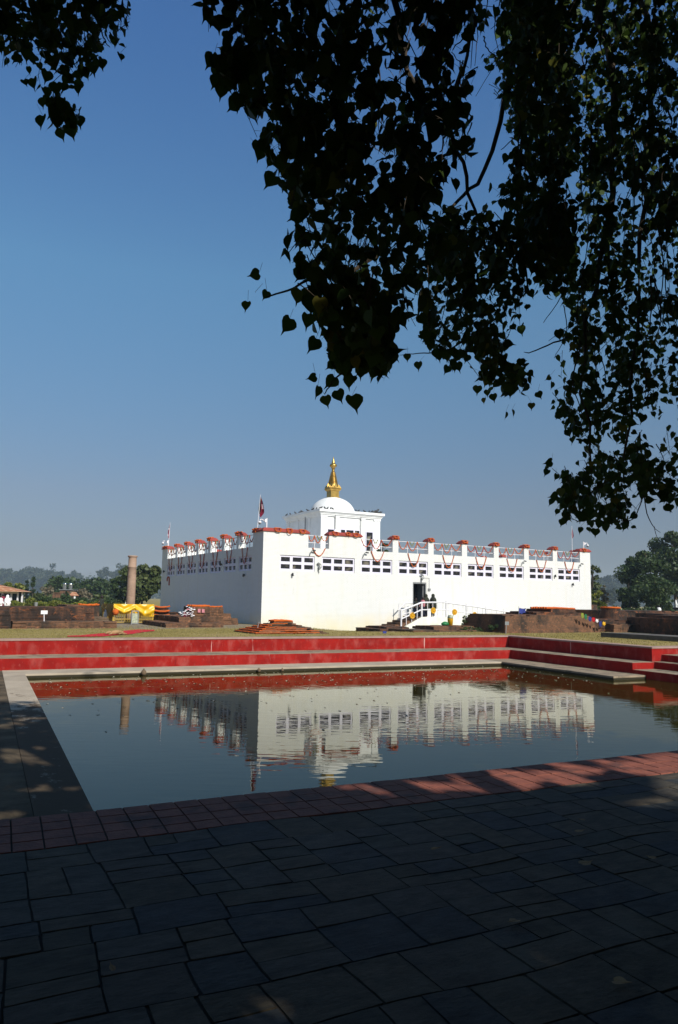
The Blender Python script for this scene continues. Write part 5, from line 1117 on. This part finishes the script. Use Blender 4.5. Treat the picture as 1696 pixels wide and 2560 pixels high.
# hedges
def hedge(x0, x1, d, z1, lab, mat, th=1.0, n=4000, leaf=.14, y_=None):
    rng = np.random.default_rng(int(x0)+5000); A = ground(x0, d); B = ground(x1, d); P = rng.random((n, 3)); L_ = (B-A)
    hh = (z1-1.0); X = A.x+L_.x*P[:, 0]+math.sin(YAW)*th*P[:, 1]; Y = A.y+L_.y*P[:, 0]+math.cos(YAW)*th*P[:, 1]
    Z = 1.0+hh*(P[:, 2]**.6)*(1+.12*np.sin(P[:, 0]*40)+.1*np.sin(P[:, 0]*17))
    V, Fa = leafcloud(np.stack([X, Y, Z], 1), leaf, rng); o = npmesh('hedge', V, Fa, mat, org=tuple(A)); tag(o, lab, 'hedge')
hedge(-40, 300, 72, 1.9, 'long low olive hedge behind the left ruins', M['leaf_yel'], 1.5, 9000, .16)
hedge(90, 300, 78, 2.2, 'darker green hedge row behind the olive one at the left', M['leaf_dark'], 2, 6000, .2)
hedge(1470, 1800, 66, 2.2, 'dark low hedge behind the drum and right ruins', M['leaf_dark'], 2, 7000, .16)
hedge(1470, 1560, 62, 2.25, 'green hedge piece at the right end of the temple', M['leaf_dark'], 1, 2200, .14)
# shrubs near the ramp and the stupa base
tree(1170, 41.5, .9, 1.25, 'airy grey green bush standing before the white ramp', M['leaf_mid'], 520, .085, 50, 'round', 'shrub', .015, .15, None, .75, 14)
tree(1240, 39.2, 1.0, .42, 'low bright green plant clump before the stupa base', M['leaf_dark'], 900, .07, 51, 'round', 'shrub', .02, .02, None, 1.0, 10)
tree(1217, 40.5, .6, .42, 'small plant with yellow flowers left of the green clump', M['leaf_yel'], 260, .06, 52, 'round', 'shrub', .015, .02, None, .95, 8)
tree(1175, 40.0, 1.6, .5, 'dark green weeds at the foot of the grey green bush', M['leaf_dark'], 1200, .08, 53, 'round', 'shrub', .02, .02, None, .75, 12)
tree(945, 50., .8, 1.1, 'green potted shrub on the temple roof seen through the second parapet gap', M['leaf_dark'], 700, .1, 54, 'round', 'shrub', .02, .1, None, 5.8, 10) if False else None
tr2 = tree(957, 56., 1.1, 1.35, 'bushy green plant on the roof terrace seen through the second gap', M['leaf_dark'], 900, .12, 54, 'round', 'shrub', .03, .1, None, 5.79, 10)
# floating specks on the water
m = MB()
for k in range(520):
    x, y = rnd.uniform(1.5, 19.9), 25.6-abs(rnd.gauss(0, 4.0))
    if y < 7.5: continue
    w2 = rnd.uniform(.012, .04)*(1.5 if rnd.random() < .08 else 1); h2 = w2*rnd.uniform(.25, .7); a = rnd.uniform(-.8, .8); m.mi = rnd.randrange(2); ca, sa_ = math.cos(a), math.sin(a)
    P_ = [(-w2, -.02, 0), (0, -.03, h2), (w2, -.02, .2*h2), (w2, .03, 0), (0, .03, h2*.8), (-w2, .02, .1*h2)]
    m.add([pw((x+p[0]*ca-p[1]*sa_, y+p[0]*sa_+p[1]*ca, -.028+p[2])) for p in P_], [(0, 1, 4, 5), (1, 2, 3, 4)])
M['froth'] = pm('pale_floating_scum', (.46,.43,.36), (.30,.26,.17), 20., .9)
wf = m.build('floating_litter', [M['froth'], M['leaf_brown']]); wf['kind'] = 'stuff'
# dry grass blades
rng = np.random.default_rng(8); n = 26000
X = rng.uniform(-6, 34, n); Y = rng.uniform(29.4, 41, n); X[:5200] = rng.uniform(23.6, 31, 5200); Y[:5200] = rng.uniform(20.9, 30, 5200)
W = np.stack([pc*X-ps*Y, ps*X+pc*Y], 1); keep = ~((W[:, 0] > 17.3) & (W[:, 1] > 41)); W = W[keep]
Z = np.array([ghx(a, b) for a, b in W]); h = rng.uniform(.02, .06, len(W)); a = rng.uniform(0, 6.3, len(W)); wv = .012
B0 = np.stack([W[:, 0]-np.cos(a)*wv, W[:, 1]-np.sin(a)*wv, Z], 1); B1 = np.stack([W[:, 0]+np.cos(a)*wv, W[:, 1]+np.sin(a)*wv, Z], 1); B2 = np.stack([W[:, 0]+rng.normal(0, .02, len(W)), W[:, 1]+rng.normal(0, .02, len(W)), Z+h], 1)
V = np.stack([B0, B1, B2], 1).reshape(-1, 3); M['blade'] = leafmat('dry_grass_blades', (.20,.165,.045), (.36,.285,.11), None, .2)
gb = npmesh('grass', V, np.arange(len(V)).reshape(-1, 3), M['blade']); gb['kind'] = 'stuff'
#@@CANOPY
# ------------------------------------------------------------------ the great leafy tree over the camera
rng = np.random.default_rng(21)
TB = Vector((4.6, -3.6, 1.0))
bt = empty('pipal_tree', tuple(TB), 'great spreading tree with heart shaped leaves hanging dark over the paving and pond', 'tree')
CAMn = np.array(CAM); FWn, RTn, UPn = np.array(fw), np.array(rt), np.array(up)
def proj(P):
    q = P-CAMn; d = q@FWn; dd = np.where(np.abs(d) < 1e-3, 1e-3, d); return 848+F*(q@RTn)/dd, 1280-F*(q@UPn)/dd, d
def inpoly(x, y, poly):
    c = np.zeros(len(x), bool); n = len(poly)
    for i in range(n):
        x1, y1 = poly[i]; x2, y2 = poly[(i+1) % n]
        if y1 == y2: continue
        t_ = ((y1 > y) != (y2 > y)) & (x < (x2-x1)*(y-y1)/(y2-y1)+x1); c ^= t_
    return c
OUT_L = [(-200, -260), (305, -260), (312, 40), (270, 60), (245, 110), (262, 165), (215, 190), (200, 215), (210, 250), (206, 290), (182, 335), (150, 345), (100, 318), (98, 252), (116, 205), (92, 215), (60, 190), (45, 222), (22, 200), (0, 170), (-200, 200)]
OUT_A = [(520, -260), (525, 0), (600, 6), (622, 45), (612, 72), (640, 85), (600, 100), (540, 112), (526, 152), (545, 176), (552, 236), (590, 240), (606, 206), (640, 216), (640, 250), (660, 262), (690, 300), (640, 350), (640, 400), (690, 410), (700, 470), (722, 490), (726, 560), (706, 600), (700, 650), (735, 690), (700, 740), (770, 760), (800, 820), (862, 860), (880, 900), (905, 930), (965, 945), (990, 895), (1005, 830), (1062, 790), (1092, 760), (1092, 700), (1080, 560), (1110, 540), (1090, 470), (1215, 390), (1200, 260), (1250, 160), (1250, -260)]
OUT_B = [(1060, 560), (1075, 700), (1060, 800), (1050, 880), (1110, 915), (1150, 925), (1160, 890), (1190, 900), (1196, 960), (1260, 1000), (1330, 1005), (1345, 960), (1310, 870), (1290, 830), (1340, 770), (1420, 650), (1420, -260), (1150, -260), (1240, 330), (1170, 480)]
OUT_C = [(1250, -260), (1190, 140), (1270, 330), (1300, 480), (1310, 600), (1370, 700), (1400, 790), (1372, 860), (1410, 900), (1380, 950), (1395, 1020), (1402, 1090), (1450, 1110), (1410, 1145), (1372, 1168), (1410, 1200), (1384, 1250), (1412, 1290), (1470, 1325), (1540, 1322), (1600, 1290), (1580, 1240), (1620, 1250), (1660, 1275), (1700, 1265), (1900, 1250), (1900, -260)]
HOLES = [([(1105, 330), (1180, 300), (1240, 380), (1290, 500), (1200, 500), (1130, 470)], .62), ([(1150, 120), (1230, 70), (1262, 200), (1190, 260)], .5), ([(1250, 690), (1390, 640), (1420, 800), (1400, 870), (1300, 860), (1225, 800)], .55), ([(1560, 1000), (1800, 940), (1800, 1215), (1640, 1215), (1590, 1130)], .72), ([(1600, 850), (1800, 840), (1800, 900), (1620, 900)], .5), ([(1500, 480), (1800, 420), (1800, 760), (1540, 700)], .25), ([(220, -50), (320, -50), (300, 110), (225, 60)], .35), ([(0, 60), (90, 60), (80, 150), (0, 140)], .2)]
def leaf_verts(P, tip, nrm, L_, W_):
    """heart leaf with a drip tip: 12 points; P is the petiole end"""
    s = np.cross(tip, nrm); prof = [(0, 0), (-.10, .22), (.02, .40), (.22, .50), (.45, .44), (.68, .24), (.84, .07), (1.18, 0.), (.84, -.07), (.68, -.24), (.45, -.44), (.22, -.50), (.02, -.40), (-.10, -.22)]
    out = []
    for t_, w__ in prof:
        cup = abs(w__)*.35; out.append(P+tip*(t_*L_)[:, None]+s*(w__*W_)[:, None]+nrm*(cup*W_)[:, None])
    return np.stack(out, 1)
def tips(n, rng, down=.9):
    t_ = rng.normal(size=(n, 3))*np.array([.55, .55, .35]); t_[:, 2] -= down; t_ /= np.linalg.norm(t_, axis=1)[:, None]
    nr = rng.normal(size=(n, 3)); nr -= (nr*t_).sum(1)[:, None]*t_; nr /= np.linalg.norm(nr, axis=1)[:, None]; return t_, nr
RIVER = [(1195, -60), (1262, -60), (1262, 90), (1245, 180), (1262, 260), (1290, 310), (1285, 400), (1265, 520), (1300, 548), (1270, 562), (1130, 535), (1085, 520), (1110, 480), (1190, 450), (1230, 400), (1215, 330), (1195, 250), (1190, 130)]
RIV2 = [[(1010, 60), (1075, 60), (1090, 150), (1020, 150)], [(1080, 700), (1140, 690), (1130, 830), (1085, 800)], [(1300, 700), (1345, 690), (1360, 760), (1420, 850), (1360, 880), (1290, 850)], [(1400, 440), (1440, 430), (1450, 560), (1410, 560)], [(1530, 420), (1570, 430), (1570, 520), (1540, 520)]]
LV = []; PET = []; TW = MB(); BR = MB()
SVn = np.array(SV)
PATCH = [(2.6, 5.98), (4.1, 6.05), (7.6, 6.0), (7.6, 5.0), (6.2, 4.6), (5.0, 4.25), (4.3, 4.45), (5.4, 4.9), (5.8, 5.35), (4.3, 5.05), (3.0, 5.55)]
def shade_filter(P):       # False where a leaf would shade the sunlit patch of paving: the real gap in the crown
    S = P-SVn*((P[:, 2]-1.02)/SVn[2])[:, None]; X = pc*S[:, 0]+ps*S[:, 1]; Y = -ps*S[:, 0]+pc*S[:, 1]
    return ~inpoly(X, Y, PATCH)
def ledge_gap(P, rng):     # broken light on the left ledge
    S = P-SVn*((P[:, 2]-.11)/SVn[2])[:, None]; X = pc*S[:, 0]+ps*S[:, 1]; Y = -ps*S[:, 0]+pc*S[:, 1]
    far = (X > -.8) & (X < 3.) & (Y > 18.8+1.2*np.sin(X*3))
    gap = np.array([-1.2 < a < 1.5 and 8.5 < b < 19.5 and pnoise(Vector((a*.8+5, b*1.3, 2))) > .24 for a, b in zip(X, Y)], bool); return ~(far | gap)
def add_leaves(P, size, asp=1.05, down=.9, check=None):
    n = len(P); t_, nr = tips(n, rng, down); L_ = size*rng.uniform(.65, 1.2, n); W_ = L_*asp*rng.uniform(.8, 1.1, n)
    c = P+t_*(L_*.5)[:, None]; k = shade_filter(c) & ledge_gap(c, rng)
    if check is not None:
        x, y, d = proj(c); k &= check(x, y)
    P, t_, nr, L_, W_ = P[k], t_[k], nr[k], L_[k], W_[k]; LV.append(leaf_verts(P, t_, nr, L_, W_)); return k
def spray_region(poly, others, n_spray, d0, d1, size, down=.9, nl=(9, 16), seedy=0, holes=True):
    xs_ = [p[0] for p in poly]; ys_ = [p[1] for p in poly]; cnt = 0
    def chk(x, y):
        x = x+rng.normal(size=len(x))*9; y = y+rng.normal(size=len(x))*12-5
        k = inpoly(x, y, poly)
        for o_ in others: k |= inpoly(x, y, o_)
        x = x+rng.normal(size=len(x))*14
        k &= ~(inpoly(x, y, RIVER) & (rng.random(len(x)) < .6))
        for o_ in RIV2: k &= ~(inpoly(x, y, o_) & (rng.random(len(x)) < .6))
        return k
    while cnt < n_spray:
        x = rng.uniform(max(-150, min(xs_)), min(1850, max(xs_))); y = rng.uniform(max(-200, min(ys_))-60, max(ys_))
        if not inpoly(np.array([x]), np.array([y+15]), poly)[0]: continue
        if holes:
            skip = False
            for hp, pr in HOLES:
                if inpoly(np.array([x]), np.array([y+20]), hp)[0] and rng.random() < pr: skip = True
            if skip: continue
        cnt += 1; d = rng.uniform(d0, d1); A = at(x, y, d); L_ = rng.uniform(.28, .6)*(.8 if d < 6 else 1.1); m_ = rng.integers(*nl)
        dr = Vector((rng.normal()*.9, rng.normal()*.9, -1)).normalized(); pts = []
        for i in range(5): t_ = i/4; pts.append(A+dr*(L_*(t_-.45))+Vector((0, 0, -.08*t_*t_)))
        xx, yy_, _ = proj(np.array([tuple(p) for p in pts]))
        if not chk(xx, yy_+4).all(): 
            pts = pts[:3]; xx, yy_, _ = proj(np.array([tuple(p) for p in pts]))
            if not chk(xx, yy_).all(): cnt -= .6; continue
        TW.tube([tuple(p) for p in pts], [.0045, .004, .003, .0025, .002][:len(pts)], 3, False)
        Q = []
        for i in range(m_):
            s_ = i/m_*(len(pts)-1); j = min(int(s_), len(pts)-2); b = pts[j].lerp(pts[j+1], s_-j); off = Vector((rng.normal(), rng.normal(), rng.normal()*.5-.4)).normalized()*rng.uniform(.04, .12); q = b+off
            Q.append(tuple(q)); PET.append((tuple(b), tuple(q)))
        q = np.array(Q); k0 = len(PET)-len(Q); kk = add_leaves(q, size, 1.0, down, chk)
        keep = [PET[k0+i] for i in range(len(Q)) if kk[i]]; del PET[k0:]; PET.extend(keep)
spray_region(OUT_L, [], 120, 4.9, 6.6, .09)
spray_region([(190, -200), (330, -200), (322, 70), (290, 150), (220, 200)], [OUT_L], 16, 5.4, 6.2, .085, .9, (6, 12), 0, False)
spray_region(OUT_A, [OUT_B, OUT_C], 275, 4.2, 5.8, .1)
spray_region([(500, 0), (640, 0), (700, 300), (540, 260)], [OUT_A], 11, 4.6, 5.2, .115)
spray_region([(690, 640), (900, 640), (985, 940), (850, 930), (760, 800)], [OUT_A], 24, 4.6, 5.4, .118)
spray_region(OUT_A, [OUT_B, OUT_C], 34, 5.8, 7.6, .11)
spray_region(OUT_B, [OUT_A, OUT_C], 340, 6.4, 8.4, .094)
spray_region(OUT_C, [OUT_B, OUT_A], 800, 7.2, 10.2, .093)
spray_region(OUT_C, [OUT_B, OUT_A], 240, 9.8, 12.5, .11)
# isolated hanging leaves at the rim (pixel x, y of the leaf base, length in px, tilt of the tip in degrees from straight down, facing)
RIM = [(697, 392, 46, -10, 1), (688, 440, 48, 35, 1), (648, 372, 40, 10, .7), (535, 140, 42, 30, .9), (648, 684, 32, 80, .7), (640, 728, 5, 0, .3), (620, 755, 30, 25, .9), (668, 728, 28, 20, .8), (725, 796, 50, 30, .7), (768, 785, 46, 5, .75), (820, 826, 50, -5, .8), (790, 846, 46, 30, .75), (808, 792, 26, -5, .8), (850, 885, 38, 60, .8), (790, 940, 28, 70, .4), (836, 942, 42, 35, .8), (868, 940, 40, -10, .8), (795, 966, 36, 10, .5), (815, 990, 34, -5, .9), (845, 976, 38, -10, .9), (880, 990, 52, -20, .9), (900, 918, 36, -5, .9), (958, 900, 40, -15, .8), (925, 922, 26, 0, .6), (884, 940, 20, -10, .8),
       (268, 32, 20, 20, 1), (318, 48, 24, -15, .4), (275, 85, 20, -50, .4), (298, 112, 22, -70, .4), (300, 134, 24, -10, .6), (250, 150, 34, -15, .9), (110, 245, 32, 5, .9), (108, 290, 40, 5, .9), (155, 320, 40, -5, .9), (182, 312, 26, -10, .5), (195, 292, 34, -20, .9), (195, 176, 32, -25, .9), (200, 212, 30, 10, .9), (60, 200, 22, -30, .9), (85, 196, 34, -5, .9),
       (1020, 885, 22, 0, .9), (1048, 905, 26, 5, .8), (1140, 910, 24, 5, .8), (1120, 915, 26, 20, .9), (1196, 965, 26, 10, .9), (1220, 975, 20, 0, .8), (1234, 985, 24, -5, .8), (1212, 995, 18, 5, .5), (1265, 1030, 22, 10, .5), (1280, 1025, 22, -5, .5), (1330, 1008, 20, 5, .9), (1345, 980, 22, -20, .9), (1375, 940, 18, 50, .7), (1380, 955, 22, 10, .7), (1388, 975, 22, -5, .7), (1385, 1014, 16, 40, .6), (1405, 1038, 22, 60, .6), (1372, 1175, 22, 40, .6), (1392, 1185, 20, 20, .9), (1380, 1153, 26, 75, .5), (1385, 1250, 22, 40, .4), (1395, 1240, 26, 80, .5), (1408, 1300, 20, 20, .9), (1450, 1318, 20, 0, .9), (1475, 1305, 22, -10, .8), (1490, 1322, 24, 0, .9), (1510, 1310, 28, -5, .9), (1552, 1316, 18, 70, .8), (1582, 1314, 14, -50, .5), (1612, 1215, 18, 0, .9), (1645, 1168, 18, 0, .9), (1680, 1180, 22, -60, .9), (1676, 1262, 22, 0, .8), (1636, 1270, 12, 15, .5), (1655, 1210, 26, 10, .9), (1630, 1225, 18, 0, .9)]
for (x, y, lp, tl_, fc) in RIM:
    d = 5.0 if x < 990 and x > 400 else (5.8 if x < 400 else 8.2); B = np.array([tuple(at(x, y, d))]); L_ = lp/F*d
    a = R(tl_); t_ = (-RTn*math.sin(a)-UPn*math.cos(a)); t_ = t_[None, :]+rng.normal(size=(1, 3))*.08; t_ /= np.linalg.norm(t_)
    nr = (-FWn+RTn*math.sqrt(max(0, 1-fc*fc))/max(fc, .2)*rng.choice([-1, 1]))[None, :]; nr -= (nr*t_).sum()*t_; nr /= np.linalg.norm(nr)
    LV.append(leaf_verts(B, t_, nr, np.array([L_*.86]), np.array([L_*.98])))
    up_ = Vector((rng.normal()*.5, rng.normal()*.5, 1)).normalized()*.09; PET.append((tuple(B[0]), tuple(Vector(tuple(B[0]))+up_)))
# visible twigs of the rim and limbs inside the crown
def limb(pts, r0, r1, n=6, wob=0.):
    P = [Vector(p) for p in pts]; out = []
    for i in range(len(P)-1):
        for k in range(5): 
            t_ = k/5; a, b = P[i], P[i+1]; pm_ = P[i-1] if i else a; nx = P[i+2] if i+2 < len(P) else b
            q = .5*((2*a)+(b-pm_)*t_+(2*pm_-5*a+4*b-nx)*t_*t_+(3*a-pm_-3*b+nx)*t_**3); out.append(q+Vector((rng.normal(), rng.normal(), rng.normal()))*wob)
    out.append(P[-1]); N = len(out); BR.tube(out, [r0+(r1-r0)*i/(N-1) for i in range(N)], n, False)
def plimb(pts, r0, r1, wob=.01): limb([at(*p) for p in pts], r0, r1, 6, wob)
plimb([(940, 640, 5.2), (860, 690, 5.1), (790, 690, 5.0), (736, 720, 5.0), (668, 742, 5.0)], .016, .005, .003)
plimb([(960, 760, 5.2), (900, 870, 5.1), (870, 920, 5.05), (835, 952, 5.0), (812, 985, 5.0)], .014, .003, .003)
plimb([(1250, 790, 8.), (1130, 870, 8.), (1060, 882, 8.), (1000, 888, 8.)], .012, .003, .004)
plimb([(1500, 820, 8.5), (1400, 850, 8.4), (1330, 880, 8.3), (1310, 880, 8.3)], .014, .003, .004)
plimb([(1620, 1200, 8.4), (1590, 1290, 8.4), (1555, 1302, 8.4), (1530, 1304, 8.4)], .008, .003, .002)
plimb([(1600, 1080, 8.4), (1612, 1250, 8.4), (1630, 1310, 8.4), (1652, 1332, 8.4)], .009, .002, .002); plimb([(1636, 1316, 8.4), (1642, 1340, 8.4), (1652, 1356, 8.4)], .004, .002, .001)
plimb([(1640, 1110, 8.6), (1660, 1150, 8.6), (1650, 1200, 8.6)], .006, .003, .003)
plimb([(250, -60, 5.8), (252, 60, 5.8), (262, 100, 5.8), (275, 118, 5.8)], .008, .003, .002); plimb([(205, -60, 5.7), (214, 30, 5.7), (222, 90, 5.7)], .012, .005, .003)
plimb([(300, -60, 5.8), (306, 10, 5.8), (304, 28, 5.8)], .006, .002, .002)
plimb([(1060, 60, 6.5), (1120, 300, 6.6), (1180, 480, 6.8), (1230, 700, 7.)], .03, .01, .02); plimb([(1300, 100, 8), (1210, 430, 8), (1130, 520, 7.5), (1080, 600, 7.2)], .03, .008, .02)
plimb([(1330, 200, 8), (1290, 450, 8), (1320, 720, 8)], .025, .01, .02); plimb([(980, -100, 5.5), (1000, 120, 5.6), (1050, 250, 5.7), (1080, 420, 6)], .03, .008, .02)
plimb([(1500, 0, 8.5), (1540, 400, 8.5), (1470, 800, 8.5), (1480, 1180, 8.4)], .05, .01, .03); plimb([(1640, 100, 9), (1600, 500, 9), (1590, 900, 8.8), (1560, 1200, 8.6)], .04, .01, .03)
plimb([(1190, 60, 7), (1150, 200, 7), (1120, 330, 7), (1100, 380, 7)], .02, .006, .01)
for k in range(150):    # more dark hanging twigs through the crown
    px_ = rng.uniform(880, 1690); py0 = rng.uniform(-100, 900); 
    if not inpoly(np.array([px_]), np.array([py0]), OUT_A)[0] and not inpoly(np.array([px_]), np.array([py0+100]), OUT_C)[0]: continue
    ln = rng.uniform(60, 220)
    if not inpoly(np.array([px_+10]), np.array([py0+ln+20]), OUT_C)[0] and not inpoly(np.array([px_+10]), np.array([py0+ln+20]), OUT_A)[0]: continue
    dd = rng.uniform(5.5, 9.5); plimb([(px_, py0, dd), (px_+rng.normal()*14, py0+ln*.5, dd), (px_+rng.normal()*25, py0+ln, dd)], .007, .003, .004)
# trunk and limbs carrying the crown over the camera
limb([TB, TB+Vector((.1, .1, 1.8)), TB+Vector((-.1, .3, 3.6))], .75, .5, 12); 
fk = TB+Vector((-.1, .3, 3.5))
for e, r_ in ((at(1500, -300, 9), .22), (at(1000, -500, 6.5), .2), (at(150, -500, 6), .2), (Vector((9, 3, 9)), .2), (Vector((-4, -3, 8)), .2), (Vector((3, -11, 8)), .2), (Vector((12, -5, 9)), .2), (Vector((3.5, -4, 12)), .25)):
    mid = fk.lerp(e, .5)+Vector((0, 0, .9)); limb([fk, mid, e], r_, .06, 8, .02)
for a, b in ((at(1500, -300, 9), at(1500, 0, 8.5)), (at(1500, -300, 9), at(1640, 100, 9)), (at(1500, -300, 9), at(1330, 200, 8)), (at(1000, -500, 6.5), at(980, -100, 5.5)), (at(1000, -500, 6.5), at(1190, 60, 7)), (at(150, -500, 6), at(205, -60, 5.7)), (at(150, -500, 6), at(250, -60, 5.8))):
    limb([a, a.lerp(b, .5)+Vector((0, 0, -.1)), b], .06, .03, 6, .01)
# crown outside the picture: overhead, behind and beside the camera
N = 46000; q = rng.normal(size=(N, 3)); q /= np.linalg.norm(q, axis=1)[:, None]; q *= (rng.random(N)**.4)[:, None]
C0 = np.array([2.6, -3.0, 8.2]); P = C0+q*np.array([12.5, 12.5, 4.6]); P = P[P[:, 2] > 4.3]
low = np.stack([rng.uniform(-10, 15, 5000), rng.uniform(-13, -3, 5000), rng.uniform(3.2, 5.5, 5000)], 1); P = np.concatenate([P, low])
x, y, d = proj(P); infr = (d > .3) & (x > -120-330/np.maximum(d, .3)*2) & (x < 1816+600/np.maximum(d, .3)) & (y > -330/np.maximum(d, .5)*3-60)
P = P[~infr]; t_, nr = tips(len(P), rng, .2); s_ = rng.uniform(.22, .4, len(P)); k = shade_filter(P) & ledge_gap(P, rng)
P, t_, nr, s_ = P[k], t_[k], nr[k], s_[k]
LV.append(leaf_verts(P, t_, nr, s_, s_*.95))
A = np.concatenate(LV, 0); n = len(A); V = A.reshape(-1, 3); Fa = np.arange(14*n).reshape(-1, 14)
print('canopy leaves', n)
npmesh('crown', V, Fa, M['bodhi'], bt)
for (a, b) in PET: TW.tube([a, b], .0013, 3, False)
TW.build('twig', M['bark'], bt); BR.smooth = True; BR.build('trunk', M['bark'], bt)
